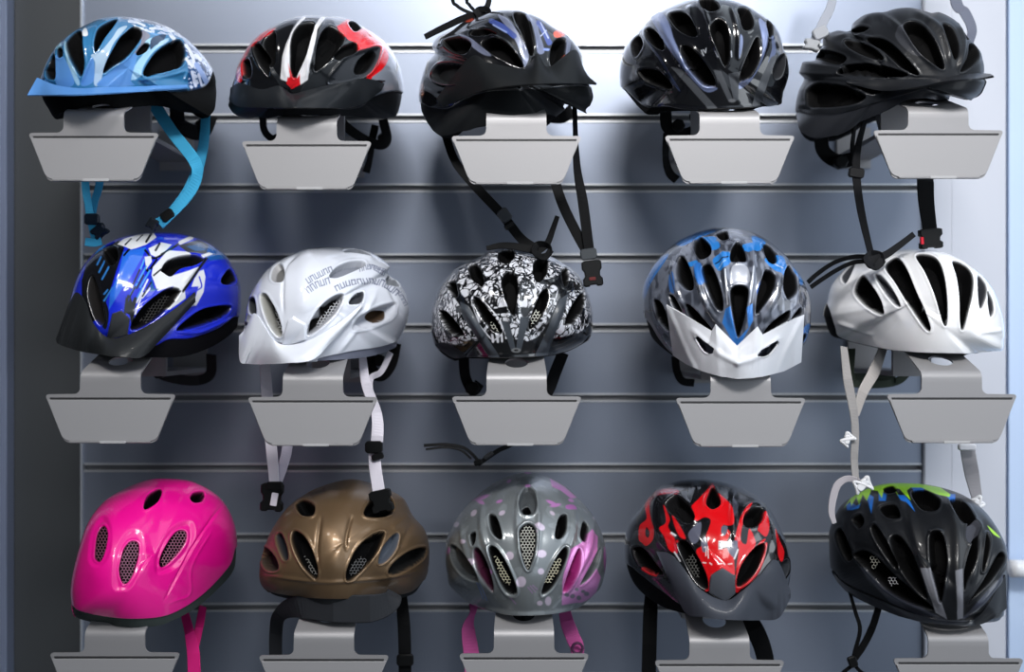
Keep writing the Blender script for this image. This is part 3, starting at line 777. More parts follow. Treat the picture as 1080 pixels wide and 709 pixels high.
# --- middle row ----------------------------------------------------------
def scratch(lines, c, w): return [('line', l, c, w) for l in lines]
H(key='h21', label='royal blue helmet with white splashes and dark grey visor, left end of middle row', Z=(50, 238, 4.991), rot=(-26, 16, -4), base=(24, 44, 205), fin=GLOSS,
  outline="105 480, 130 345, 165 250, 220 170, 300 100, 400 55, 520 38, 640 36, 740 50, 830 80, 920 140, 980 220, 1015 310, 1020 400, 1015 470, 1000 540, 940 600, 840 655, 700 695, 500 695, 300 685, 140 640",
  liner="540 640, 640 600, 760 592, 900 542, 1000 478, 1060 560, 900 760, 540 760, 100 720, 60 600, 300 650", linercol=(15, 15, 18),
  paint=[('spoly', "205 200, 260 140, 380 75, 405 120, 372 220, 342 320, 310 400, 312 475, 210 520, 180 400, 180 290", (12, 13, 18)), *scratch(["282 165, 262 205", "300 190, 272 245", "322 220, 288 282", "345 330, 300 395", "318 340, 300 360"], (48, 118, 190), 9),
         ('spoly', "400 140, 520 112, 502 160, 445 260, 395 330, 352 400, 322 445, 332 360, 380 250", (40, 105, 215)), ('spoly', "368 98, 400 70, 480 45, 560 38, 574 62, 520 100, 440 128, 410 112", (222, 224, 228)), ('line', "440 70, 410 100", (12, 13, 18), 9), ('line', "500 50, 470 80", (12, 13, 18), 7),
         ('spoly', "532 120, 600 88, 655 100, 582 172, 545 152", (222, 224, 228)), ('line', "515 130, 560 172, 640 130, 700 90, 745 62", (12, 13, 18), 12), ('line', "700 90, 760 62", (222, 224, 228), 20), ('line', "575 180, 530 240, 520 200", (12, 13, 18), 12), ('spoly', "512 165, 545 160, 550 190, 520 230", (215, 218, 226)),
         ('spoly', "635 130, 740 138, 765 160, 640 190, 600 230, 640 270, 792 222, 772 272, 722 330, 728 382, 645 442, 618 442, 690 352, 660 320, 580 345, 548 260, 556 218", (224, 226, 230)), ('line', "832 178, 782 250, 715 345", (12, 13, 18), 15), ('spoly', "800 240, 822 232, 832 270, 822 350, 785 420, 755 425, 782 370, 796 320, 758 322, 775 278", (222, 224, 230)), ('line', "800 270, 812 320, 790 340", (24, 44, 205), 8),
         ('spoly', "690 105, 800 72, 905 130, 840 150, 740 142", (12, 13, 18)), ('spoly', "730 110, 800 95, 850 130, 780 135", (18, 78, 130)), ('spoly', "850 100, 930 150, 950 175, 850 185, 830 170", (20, 90, 170)), ('spoly', "808 156, 850 140, 872 150, 820 172", (222, 224, 228)),
         *scratch(["520 215, 478 292", "540 235, 488 325", "472 305, 438 362", "500 330, 470 385", "510 180, 490 230"], (70, 150, 222), 8), *scratch(["528 285, 470 405", "502 355, 462 465", "540 330, 500 380"], (225, 228, 235), 8), ('spoly', "548 265, 560 330, 590 335, 540 350", (18, 88, 150)), ('spoly', "412 372, 426 400, 436 368, 446 402, 458 376, 472 378, 462 430, 448 560, 432 470, 402 455", (12, 13, 18)), ('poly', "298 400, 322 445, 318 520, 300 545, 272 480", (12, 13, 18)), ('line', "425 370, 410 460", (12, 13, 18), 12),
         *scratch(["486 232, 442 330", "462 322, 432 378", "506 262, 470 330", "545 300, 500 372", "596 232, 560 262", "650 122, 600 150", "668 398, 640 428", "700 345, 672 380"], (12, 13, 18), 9), *scratch(["430 130, 405 160", "545 45, 520 85", "590 95, 570 130"], (12, 13, 18), 12), ('line', "400 318, 420 312, 405 340, 424 332", (235, 238, 245), 7), ('spoly', "86 420, 110 410, 130 480, 110 490", (30, 50, 190))],
  vents=[("223 280, 245 268, 272 340, 292 420, 302 500, 280 528, 248 490, 223 420, 210 352", dict(wallc=(30, 28, 28))), ("438 547, 450 500, 500 430, 570 370, 640 328, 692 333, 692 365, 640 430, 560 502, 480 547", dict(wallc=(24, 22, 22), net="480 500, 540 420, 610 365, 640 370, 600 430, 520 510", netc=(40, 38, 38))), ("598 232, 630 185, 700 158, 780 153, 824 180, 780 207, 700 227, 650 267, 608 247", dict(wallc=(20, 20, 22))), ("680 552, 740 490, 820 440, 930 420, 968 430, 942 472, 860 512, 760 542", dict(wallc=(18, 18, 26))), ("912 292, 960 228, 994 290, 950 312",), ("300 130, 360 118, 372 180, 340 212, 308 182",)],
  relief=[('crease', "460 110, 380 250, 330 430", 30, 2), ('crease', "680 562, 800 562, 940 500, 985 480", 10, 2), ('crease', "700 320, 830 180, 960 160", 12, 2), ('spoly', "312 590, 343 462, 390 446, 434 488, 424 575, 330 600", 4, 2)],
  visor=dict(col=(38, 40, 42), fin=(0.48, 0.05, 0), U="108 420 4, 152 352, 198 405, 245 520, 325 592, 430 572, 565 505, 700 416, 775 348", L="44 600 18, 62 626 24, 130 650 30, 200 668 36, 300 682 38, 400 692 36, 500 692 28, 600 598 9, 780 402 3", ridges=[("330 592, 330 640", 60, 2)], bow=4))
HS[-1]['paint'].append(('spoly', "312 590, 343 462, 390 446, 434 488, 424 575, 330 600", (52, 54, 57), MATTE))

def lettering(bands, c):
    r = random.Random(11); out = []
    for path, hgt, step in bands:
        a = sub(pts(path), 10); L = np.concatenate([[0], np.cumsum(np.hypot(*np.diff(a, axis=0).T))])
        for d in np.arange(step / 2, L[-1], step):
            x = np.interp(d, L, a[:, 0]); y = np.interp(d, L, a[:, 1]); x2 = np.interp(d + 4, L, a[:, 0]); y2 = np.interp(d + 4, L, a[:, 1])
            t = np.array([x2 - x, y2 - y]); t /= np.hypot(*t) + 1e-9; nn = np.array([t[1], -t[0]])
            kind = r.choice('UNOUN'); w = step * 0.30; h2 = hgt / 2
            def q(u, v): z = np.array([x, y]) + t * u * w + nn * v * h2; return f"{z[0]:.1f} {z[1]:.1f}"
            S = {'U': [[(-1, 1), (-1, -1)], [(-1, -1), (1, -1)], [(1, -1), (1, 1)]], 'N': [[(-1, -1), (-1, 1)], [(-1, 1), (1, 1)], [(1, -1), (1, 1)]], 'O': [[(-1, -1), (-1, 1)], [(-1, 1), (1, 1)], [(1, 1), (1, -1)], [(1, -1), (-1, -1)]]}[kind]
            for a_, b_ in S: out.append(('line', q(*a_) + ', ' + q(*b_), c, step * 0.2))
    return out
H(key='h22', label='white helmet with grey lettering pattern and white visor, second in the middle row', Z=(240, 250, 4.991), rot=(-24, 14, -3), base=(216, 220, 230), fin=GLOSS,
  outline="70 560, 85 470, 105 360, 130 280, 190 190, 260 130, 370 80, 480 52, 600 52, 720 70, 790 100, 850 150, 856 200, 910 245, 945 310, 958 380, 945 450, 905 545, 880 590, 800 622, 700 642, 500 655, 300 665, 120 660",
  liner="470 670, 480 642, 640 606, 800 582, 900 552, 960 540, 960 720, 100 740, 80 690, 300 668", linercol=(120, 124, 140), linerfin=(0.55, 0, 0), ventcol=(26, 25, 24),
  paint=[*lettering([("415 240, 470 205, 520 180, 560 165", 26, 26), ("415 290, 470 252, 540 228", 30, 28), ("565 275, 640 243, 760 233, 850 262, 900 300", 26, 30), ("690 172, 760 158, 830 195", 22, 22), ("740 150, 800 165, 835 180", 14, 16), ("905 290, 945 370", 18, 20)], (112, 117, 140)), ('poly', "640 350, 668 304, 712 288, 715 322, 695 350", (60, 63, 70))],
  vents=[("172 312, 200 298, 242 360, 272 430, 288 510, 260 524, 213 460, 183 380", dict(wallc=(150, 150, 145), net="240 375, 262 410, 290 480, 285 512, 262 480", netc=(190, 190, 188), netd=9)), ("418 512, 428 460, 468 390, 540 320, 602 298, 607 330, 572 400, 500 472, 440 514", dict(wallc=(150, 152, 158), net="462 492, 470 440, 535 362, 590 325, 602 338, 560 412, 498 472", netc=(185, 186, 190), netd=8)), ("228 217, 240 165, 275 140, 297 170, 287 232, 250 237", dict(d=8, c=(105, 105, 105), wallc=(160, 160, 162))), ("112 332, 140 320, 152 402, 116 400", dict(d=10, c=(50, 52, 56))), ("638 352, 668 304, 712 288, 715 322, 697 350", dict(d=8, c=(62, 64, 70))), ("655 484, 690 420, 780 370, 880 343, 894 370, 862 432, 760 477, 690 492", dict(d=9, c=(165, 168, 178), wallc=(190, 193, 202), wall=6)), ("748 432, 785 398, 852 398, 832 437, 775 458", dict(d=17, c=(66, 52, 40))), ("535 208, 570 160, 640 128, 712 126, 724 150, 660 182, 580 214", dict(d=10, c=(120, 124, 134), wallc=(165, 168, 176))), ("838 242, 850 203, 892 235, 902 262", dict(d=8, c=(110, 114, 120))), ("608 76, 680 62, 755 96, 680 91", dict(d=6, c=(130, 134, 142))), ("78 480, 100 450, 118 510, 88 512", dict(d=8, c=(105, 108, 116)))],
  relief=[('crease', "385 85, 310 150, 290 280, 295 430", 9, -1.5), ('crease', "480 60, 420 120, 400 300, 405 430", 50, 2), ('crease', "560 640, 690 470, 800 260", 14, 1.5), ('crease', "850 160, 840 230, 930 440", 12, -1.5), ('crease', "600 300, 720 240, 860 230", 12, 2), ('crease', "620 70, 780 120", 12, 1.5), ('spoly', "286 560, 320 440, 345 425, 408 460, 412 540, 330 570", 5, 2.2)],
  visor=dict(col=(220, 224, 233), fin=(0.36, 0.5, 0), U="90 490 4, 140 402, 195 475, 235 535, 300 568, 420 547, 560 470, 690 368, 705 350", L="60 520 12, 64 650 26, 110 668 32, 200 670 36, 320 663 36, 450 645 28, 545 555 10, 640 460 4, 712 372 3", bow=4))

def crackle(s, p, v):
    q = (v - v.mean(0)) * 1000 / 13.0
    q = q + 0.5 * np.stack([vnoise(q * 2.2, 2), vnoise(q * 2.2, 5), vnoise(q * 2.2, 8)], 1)
    def vein(z, w, sd): return sstep(np.abs(vnoise(z, sd) - 0.5), w, w * 0.45)
    d1, d2 = worley(q * 1.1, 3)
    m = np.maximum.reduce([vein(q, 0.055, 21), vein(q * np.array([1.9, 1.5, 1.5]) + 3, 0.06, 22), vein(q * 2.6 + 7, 0.075, 23) * (vnoise(q * 0.8, 4) > 0.38), sstep(d2 - d1, 0.12, 0.05), sstep(vnoise(q * 1.5, 31), 0.70, 0.74)])
    return (m, (13, 14, 17))
H(key='h23', label='black and white crackle patterned helmet with a strap knot on its crown', Z=(440, 250, 4.991), rot=(0, 10, 0), base=(205, 207, 215), fin=GLOSS,
  outline="75 520, 70 440, 80 360, 110 280, 165 205, 230 145, 330 105, 380 70, 470 60, 600 75, 700 100, 780 145, 850 200, 895 280, 920 370, 925 470, 905 540, 860 580, 760 622, 640 637, 440 642, 270 642, 190 657, 110 602",
  liner="40 600, 110 595, 190 640, 270 632, 440 634, 640 628, 760 612, 860 570, 930 520, 960 720, 40 720",
  paint=[('fn', crackle), ('poly', "40 520, 100 560, 200 566, 285 548, 370 548, 450 556, 580 545, 740 530, 840 510, 940 470, 950 740, 40 740", (13, 14, 17)), ('poly', "160 260, 210 240, 260 340, 440 470, 455 560, 380 545, 300 430, 250 400, 210 340", (14, 15, 18)), ('poly', "700 250, 780 240, 860 260, 800 300, 740 420, 640 560, 560 560, 640 520, 700 420, 740 320, 700 270", (14, 15, 18)), ('poly', "640 230, 760 215, 760 250, 660 250", (14, 15, 18)),
         ('poly', "285 330, 330 320, 440 440, 452 500, 400 545, 330 460", (200, 202, 210)), ('fn', lambda s, p, v: (np.where(sd_poly(p, pts("285 330, 330 320, 440 440, 452 500, 400 545, 330 460", s.Z)) < 0, crackle(s, p, v)[0], 0), (13, 14, 17))),
         ('poly', "700 265, 740 275, 720 350, 660 450, 590 545, 575 520, 660 420", (200, 202, 210)), ('fn', lambda s, p, v: (np.where(sd_poly(p, pts("700 265, 740 275, 720 350, 660 450, 590 545, 575 520, 660 420", s.Z)) < 0, crackle(s, p, v)[0], 0), (13, 14, 17))),
         ('line', "395 515, 400 550", (215, 217, 225), 12), ('line', "420 515, 425 552", (215, 217, 225), 12), ('line', "445 515, 447 550", (215, 217, 225), 10),
         ('spoly', "225 340, 272 365, 435 632, 380 634, 240 420", (60, 65, 72), MATTE), ('spoly', "748 330, 796 300, 770 400, 682 622, 618 627, 700 450", (60, 65, 72), MATTE), ('spoly', "440 440, 485 445, 518 592, 495 600", (62, 67, 74), MATTE), ('spoly', "542 420, 592 420, 548 592, 520 602", (62, 67, 74), MATTE), ('poly', "95 570, 160 560, 260 630, 190 640", (34, 38, 44), SATIN), ('dots', [(521, 597, 24, 12, 0)], (120, 122, 124)), ('dots', [(521, 597, 12, 6, 0)], (30, 30, 32))],
  vents=[("443 230, 470 188, 500 183, 527 220, 530 290, 522 360, 505 413, 478 370, 453 300",), ("292 322, 320 318, 372 380, 432 460, 442 512, 390 492, 328 412", dict(net="385 440, 420 470, 425 495, 395 490", netc=(190, 190, 180), netd=6)), ("653 290, 685 273, 692 330, 662 410, 620 472, 588 482, 598 420, 628 340", dict(net="600 420, 625 385, 650 400, 640 440, 605 475", netc=(215, 215, 205), netd=6)), ("118 390, 160 398, 222 470, 248 522, 190 517, 138 460",), ("777 455, 798 390, 850 308, 877 298, 877 370, 832 442, 790 467",), ("268 160, 310 143, 347 200, 347 262, 310 242, 278 212",), ("163 240, 200 233, 217 290, 202 322, 168 282",), ("613 130, 680 108, 684 190, 642 237, 616 217",), ("758 180, 790 168, 797 230, 775 262",), ("428 80, 500 68, 512 110, 470 142, 428 122",)],
  relief=[('crease', "400 100, 440 250, 500 500", 14, 2), ('crease', "560 100, 545 260, 520 500", 14, 2), ('crease', "230 340, 410 630", 18, 3), ('crease', "775 320, 650 625", 18, 3), ('crease', "350 130, 330 270", 16, 2.5), ('crease', "700 120, 720 240", 16, 2.5), ('crease', "230 160, 210 300", 14, 2), ('crease', "830 210, 800 300", 14, 2), ('crease', "190 640, 440 636, 760 616", 8, 2)])

def cloudy(s, p, v):
    q = (v - v.mean(0)) * 1000 / 16.0
    n = vnoise(q * np.array([5.0, 1.5, 0.4]), 3) * 0.6 + vnoise(q * 2.3, 6) * 0.4
    return (sstep(n, 0.40, 0.62) * 0.85, (46, 50, 61))
H(key='h24', label='silver and blue streaked helmet with pale grey visor with two openings, middle row', Z=(660, 235, 4.171), rot=(4, 26, 0), base=(116, 122, 137), fin=(0.26, 1.0, 0.2),
  outline="72 370, 75 290, 100 220, 150 150, 230 80, 330 35, 420 20, 520 30, 600 60, 680 120, 740 190, 780 250, 810 330, 815 430, 800 500, 760 590, 720 640, 600 668, 480 675, 350 660, 220 600, 120 520, 85 430",
  liner="60 420, 100 440, 150 520, 220 590, 350 640, 480 660, 600 655, 720 630, 780 540, 850 540, 760 740, 200 740", 
  paint=[('fn', cloudy), ('poly', "70 320, 98 228, 165 148, 185 150, 112 262, 87 325", (38, 118, 200)), ('poly', "225 84, 330 38, 405 33, 335 62, 250 102", (38, 118, 200)), ('poly', "358 95, 402 80, 412 110, 370 122", (44, 128, 210)), ('poly', "383 160, 450 128, 462 172, 412 212", (44, 128, 210)), ('line', "395 180, 450 150", (16, 40, 70), 6), ('line', "410 200, 440 170", (150, 190, 230), 4), ('poly', "515 98, 572 88, 594 120, 528 127", (44, 128, 210)), ('poly', "555 58, 612 80, 602 112, 568 100", (44, 128, 210)), ('poly', "610 160, 692 148, 704 232, 658 212", (44, 128, 210)), ('line', "640 175, 690 200", (170, 195, 230), 6), ('poly', "735 195, 778 250, 772 275, 745 235", (44, 128, 210)), ('poly', "270 180, 310 165, 315 185, 280 195", (44, 128, 210)), ('poly', "190 235, 215 225, 222 305, 195 300", (60, 110, 180)),
         ('poly', "300 190, 330 180, 345 260, 320 270", (44, 110, 190)), ('poly', "575 300, 600 250, 610 300, 590 340", (40, 90, 170)), ('poly', "330 70, 380 60, 400 75, 350 95", (44, 128, 210)), ('spoly', "424 440, 440 378, 462 368, 482 480, 494 512, 540 462, 530 372, 557 355, 560 430, 500 545, 480 540", (60, 135, 222)), ('poly', "760 530, 785 460, 812 448, 795 515", (50, 120, 200)), ('spoly', "84 388, 96 392, 140 480, 220 596, 205 602, 128 510, 88 430", (150, 153, 162), MATTE), ('line', "440 210, 450 360", (200, 205, 215), 5), ('line', "560 200, 545 350", (200, 205, 215), 5), ('line', "480 200, 500 270", (70, 74, 84), 14), ('poly', "470 190, 530 190, 545 260, 500 272, 465 262", (165, 170, 182))],
  vents=[("463 292, 500 273, 537 292, 532 370, 506 482, 490 502, 476 440, 463 350",), ("463 120, 490 83, 517 110, 530 167, 500 172, 460 167",), ("333 200, 370 183, 402 240, 427 330, 427 387, 393 372, 353 280",), ("618 205, 657 230, 652 290, 612 362, 573 402, 578 320, 600 240",), ("223 190, 240 148, 262 160, 292 230, 297 292, 260 292, 228 250",), ("698 220, 720 188, 747 250, 747 310, 715 337, 693 290",), ("263 360, 300 378, 378 466, 372 478, 288 432",), ("602 493, 640 440, 717 388, 712 430, 650 477",), ("188 320, 215 328, 248 392, 213 382",), ("722 432, 767 373, 772 406",), ("123 340, 160 358, 192 450, 182 477, 138 420",), ("758 532, 785 488, 795 500, 775 535", dict(d=8)), ("303 90, 330 63, 372 100, 372 142, 330 162, 303 130",), ("603 95, 640 108, 667 160, 650 182, 620 162",), ("398 50, 440 38, 452 70, 420 77",)],
  relief=[('crease', "420 90, 440 250, 470 480", 14, 3.4), ('crease', "560 90, 555 250, 520 460", 14, 3.4), ('crease', "300 170, 340 330, 420 460", 12, 3.2), ('crease', "680 180, 660 320, 580 450", 12, 3.2), ('crease', "200 160, 230 310, 270 380", 12, 3.2), ('crease', "745 200, 750 330, 730 390", 12, 2)],
  visor=dict(col=(208, 211, 218), fin=(0.45, 0.15, 0), smooth=False, th=2, U="178 362 3, 270 414 3, 378 476 3, 395 446 3, 490 541 3, 580 456 3, 602 492 3, 700 444 3, 786 404 3", L="207 584 18, 268 624 24, 340 655 30, 410 675 34, 490 687 36, 550 684 35, 610 676 33, 696 654 28, 772 614 20", holes=["295 485, 350 525, 395 560, 385 575, 350 575, 320 540", "575 585, 610 550, 675 517, 670 540, 630 585, 590 592"], ridges=[("300 480, 410 575, 490 618", 12, 2.5), ("670 512, 580 590, 490 618", 12, 2.5), ("490 545, 490 618", 40, 4), ("180 365, 260 560, 300 640", 12, 3), ("785 410, 700 580, 670 660", 12, 3)], bow=4))

H(key='h25', label='plain white helmet with long black vents at the right end of the middle row', Z=(860, 250, 4.991), rot=(22, 8, 2), base=(243, 244, 247), fin=GLOSS,
  outline="45 440, 42 390, 60 330, 85 250, 140 180, 220 120, 330 75, 450 62, 580 62, 700 85, 800 140, 880 200, 940 280, 975 370, 998 470, 995 540, 968 605, 800 622, 600 616, 400 600, 250 575, 140 550, 78 520",
  liner="20 340, 62 360, 100 470, 138 536, 350 588, 500 607, 800 616, 990 608, 990 700, 100 700, 10 560",
  vents=[("203 290, 245 203, 292 250, 342 330, 360 402, 330 408, 258 362",), ("313 205, 350 208, 402 270, 447 357, 425 364, 368 300", dict(c=(60, 62, 68), d=10, wallc=(120, 122, 128))), ("368 165, 400 118, 440 113, 482 170, 532 290, 582 400, 607 483, 580 487, 498 370, 418 240",), ("528 100, 600 93, 652 130, 682 220, 695 340, 692 457, 670 452, 628 310, 578 190",), ("720 130, 780 143, 827 200, 827 300, 802 410, 775 492, 760 450, 756 320, 743 220",), ("853 210, 892 240, 902 290, 880 367, 858 360", dict(c=(48, 50, 56))), ("903 290, 932 330, 940 390, 918 417", dict(c=(48, 50, 56))), ("138 212, 190 150, 207 148, 162 242", dict(c=(60, 62, 68), d=8))],
  relief=[('crease', "105 450, 200 480, 320 520", 12, 1.5), ('crease', "860 505, 995 490", 12, 1.5), ('crease', "330 90, 460 270, 620 520", 34, 1.0), ('crease', "500 80, 620 280, 690 520", 34, 1.0), ('crease', "690 100, 735 280, 740 520", 34, 1.0), ('crease', "260 150, 420 380, 470 480", 24, 0.8), ('crease', "840 180, 850 400, 800 520", 24, 0.8)])
# --- bottom row ----------------------------------------------------------
H(key='h31', label='bright pink helmet with netted vents at the bottom left', Z=(60, 495, 3.94), rot=(-22, 24, -6), base=(243, 10, 146), fin=(0.3, 1, 0), ventcol=(16, 8, 13), ring=0.5,
  outline="55 540, 60 450, 90 330, 130 220, 190 140, 270 85, 370 45, 460 38, 560 50, 650 95, 710 160, 745 250, 750 350, 735 430, 670 505, 580 580, 490 630, 420 655, 300 662, 150 645, 75 615",
  liner="20 545, 62 568, 92 590, 180 611, 300 624, 430 616, 520 582, 620 512, 720 402, 756 320, 840 400, 600 740, 20 740", linercol=(66, 73, 71), linerfin=(0.55, 0, 0),
  vents=[("153 350, 163 270, 190 233, 210 260, 202 330, 180 382, 158 377", dict(d=12, net="153 350, 163 270, 190 233, 210 260, 202 330, 180 382, 158 377", netc=(130, 80, 100), netd=4)), ("260 400, 278 330, 310 296, 342 310, 337 380, 302 462, 275 477, 260 440", dict(d=12, net="260 400, 278 330, 310 296, 342 310, 337 380, 302 462, 275 477, 260 440", netc=(158, 108, 130), netd=4)), ("428 392, 438 350, 478 280, 510 253, 542 260, 537 310, 492 370, 445 407", dict(d=12, net="428 392, 438 350, 478 280, 510 253, 542 260, 537 310, 492 370, 445 407", netc=(158, 100, 124), netd=4)), ("360 152, 378 110, 420 83, 437 95, 417 140, 370 170",), ("553 122, 570 98, 610 95, 607 130, 570 140",)],
  relief=[('crease', "700 130, 580 300, 438 560", 5, -1.4), ('crease', "440 565, 500 545, 555 515, 562 400, 660 230", 6, 0.7), ('crease', "420 60, 380 230, 330 480", 50, 1.5), ('crease', "270 100, 200 250, 140 500", 40, 1.2), ('crease', "560 70, 470 240, 380 470", 40, 1.2), ('poly', "240 480, 250 340, 300 265, 345 270, 355 380, 310 480, 270 500", 12, -2.2), ('poly', "410 420, 420 340, 480 250, 560 225, 560 320, 500 400, 440 430", 12, -2.2), ('poly', "140 380, 150 270, 190 205, 220 240, 215 340, 180 400", 12, -2.0)])

H(key='h32', label='bronze helmet under a hanging white strap, second in the bottom row', Z=(260, 500, 3.94), rot=(-4, 12, 0), base=(116, 94, 70), fin=(0.38, 0.25, 0.5), ring=1.0,
  outline="52 430, 60 350, 90 260, 130 190, 180 130, 250 80, 330 45, 420 22, 490 30, 580 60, 650 100, 690 170, 740 230, 760 310, 755 400, 730 460, 680 512, 560 535, 350 548, 150 522, 80 485",
  liner="40 462, 66 472, 120 498, 300 520, 520 518, 680 494, 745 440, 800 460, 760 600, 60 600", linercol=(46, 48, 50),
  vents=[("186 270, 200 236, 242 262, 282 340, 297 410, 285 437, 238 392, 203 330", dict(net="235 340, 262 370, 288 420, 270 415", netc=(120, 118, 115))), ("413 437, 418 390, 458 310, 520 253, 567 238, 572 260, 532 342, 472 412, 430 442", dict(net="425 425, 432 380, 470 350, 500 360, 470 410", netc=(95, 95, 96))), ("123 260, 145 248, 167 300, 174 352, 155 357, 133 310", dict(c=(38, 40, 46))), ("63 320, 85 308, 122 350, 132 397, 90 402, 63 370", dict(c=(34, 32, 30), d=12, wallc=(60, 52, 44))), ("548 372, 563 310, 610 253, 634 253, 622 310, 582 362", dict(c=(74, 80, 90), d=10)), ("588 412, 610 370, 680 320, 742 308, 737 350, 680 392, 620 417", dict(d=12, c=(26, 26, 26))), ("203 130, 240 108, 282 130, 277 172, 230 172",), ("488 170, 510 118, 580 88, 612 120, 602 167, 540 182",)],
  relief=[('crease', "312 165, 295 300, 300 420", 8, -2), ('crease', "440 165, 415 260, 412 330", 8, -2), ('crease', "60 420, 300 448, 420 446, 650 420, 750 370", 8, 1.5), ('crease', "690 200, 640 310", 12, -1.5), ('crease', "365 30, 360 250, 355 440", 60, 2), ('crease', "250 90, 330 60", 14, -2), ('crease', "680 170, 600 230", 14, 2)])

def flecks(s, p, v):
    q = (v - v.mean(0)) * 1000 / 9.0
    return (sstep(vnoise(q, 3), 0.72, 0.8) * 0.5, (155, 162, 165))
H(key='h33', label='silver grey helmet with pink patches and pale dots, middle of the bottom row', Z=(450, 495, 3.94), rot=(0, 14, 0), base=(128, 134, 137), fin=(0.3, 0.9, 0.4),
  outline="80 420, 75 350, 90 270, 140 180, 210 110, 300 45, 400 12, 480 22, 560 60, 630 120, 690 190, 730 270, 748 350, 742 430, 712 510, 640 562, 560 592, 420 607, 300 592, 180 552, 100 492",
  liner="60 520, 100 500, 180 556, 300 596, 420 604, 560 592, 650 560, 730 500, 800 520, 700 680, 100 680", linercol=(150, 152, 158), linerfin=(0.4, 0.5, 0.2),
  paint=[('fn', flecks), ('spoly', "563 475, 575 400, 592 335, 640 308, 682 252, 712 280, 708 340, 682 400, 640 470, 702 408, 724 450, 702 522, 640 552, 562 565", (222, 140, 208)), ('spoly', "512 38, 575 75, 625 118, 600 122, 560 90, 520 72", (215, 130, 205)), ('poly', "580 150, 610 148, 622 168, 582 165", (190, 120, 190)), ('poly', "735 330, 748 340, 748 430, 740 440", (205, 120, 195)),
         ('dots', [(230, 118, 30, 8, -20), (222, 135, 20, 8, 30), (520, 140, 24, 7, 25), (535, 150, 22, 7, -10), (420, 14, 14, 6, 0), (420, 70, 11, 7, 0), (342, 50, 10, 6, -30), (302, 134, 13, 6, -20), (190, 125, 12, 5, -30), (90, 340, 7, 16, 10), (600, 130, 12, 6, 20), (262, 428, 12, 12, 0)], (205, 140, 205)),
         ('dots', [(124, 230, 12, 10, -30), (152, 302, 12, 9, 0), (185, 388, 14, 18, 20), (345, 360, 17, 17, 0), (393, 468, 20, 22, 0), (470, 240, 22, 14, 20), (475, 425, 13, 13, 0), (505, 548, 13, 19, 0), (470, 557, 12, 10, 0), (313, 182, 14, 9, -30), (522, 183, 12, 7, 40), (698, 202, 9, 7, 40), (196, 182, 16, 10, -50), (478, 352, 20, 16, 0), (450, 262, 10, 8, 0)], (214, 200, 218)),
         ('dots', [(582, 522, 11, 9, 30), (606, 528, 11, 9, -20), (632, 535, 10, 9, 30), (664, 518, 11, 9, 0), (624, 500, 9, 7, 20), (650, 508, 9, 7, 0)], (120, 112, 128)), *scratch(["420 490, 440 515", "430 485, 452 510", "345 530, 370 560", "440 482, 460 500"], (175, 135, 185), 3), *scratch(["210 470, 235 540", "222 470, 250 545"], (110, 140, 200), 4)],
  vents=[("388 250, 420 226, 452 250, 452 330, 432 402, 418 418, 398 370, 386 300", dict(net="388 250, 420 226, 452 250, 452 330, 432 402, 418 418, 398 370, 386 300", netc=(190, 190, 182), d=13, ring=2)), ("383 145, 398 92, 420 73, 447 95, 458 150, 442 187, 398 187", dict(d=5, c=(70, 74, 77), fin=(0.4, 0.5, 0.2))), ("393 162, 420 145, 437 172, 412 188", dict(d=15)), ("260 330, 290 328, 332 390, 367 470, 372 517, 330 512, 288 430", dict(net="280 360, 310 390, 345 460, 345 480, 312 460", netc=(205, 200, 175), d=13, ring=2)), ("572 325, 582 350, 562 420, 520 492, 478 522, 488 470, 530 380", dict(net="490 470, 530 385, 560 370, 550 420, 515 475", netc=(205, 200, 175), d=13, ring=2)), ("193 340, 215 328, 252 390, 277 480, 272 512, 233 460, 203 400", dict(wallc=(60, 20, 42), c=(18, 14, 16))), ("628 335, 644 350, 632 420, 597 492, 566 511, 588 430", dict(wallc=(150, 40, 110), c=(24, 14, 20))), ("98 320, 130 328, 192 400, 217 462, 160 452, 108 390", dict(d=7, c=(52, 56, 58), fin=(0.4, 0.6, 0.2))), ("638 482, 680 400, 722 328, 717 390, 680 452", dict(d=8, c=(60, 62, 64), fin=(0.4, 0.6, 0.2))), ("258 190, 290 198, 312 270, 305 292, 268 260",), ("178 275, 202 262, 202 300, 188 320", dict(d=10)), ("533 280, 550 200, 582 188, 582 250, 560 287",), ("638 280, 650 218, 672 240, 662 302",)],
  relief=[('crease', "390 60, 375 220, 400 430", 12, 2), ('crease', "450 60, 465 220, 440 430", 12, 2), ('crease', "230 130, 240 300, 350 520", 14, 2.5), ('crease', "610 140, 600 300, 480 530", 14, 2.5), ('crease', "140 200, 160 330, 250 520", 12, 2), ('crease', "690 200, 670 350, 570 530", 12, 2), ('crease', "100 495, 180 550, 300 590, 420 602, 560 590, 640 560, 715 500", 8, 2.5)])

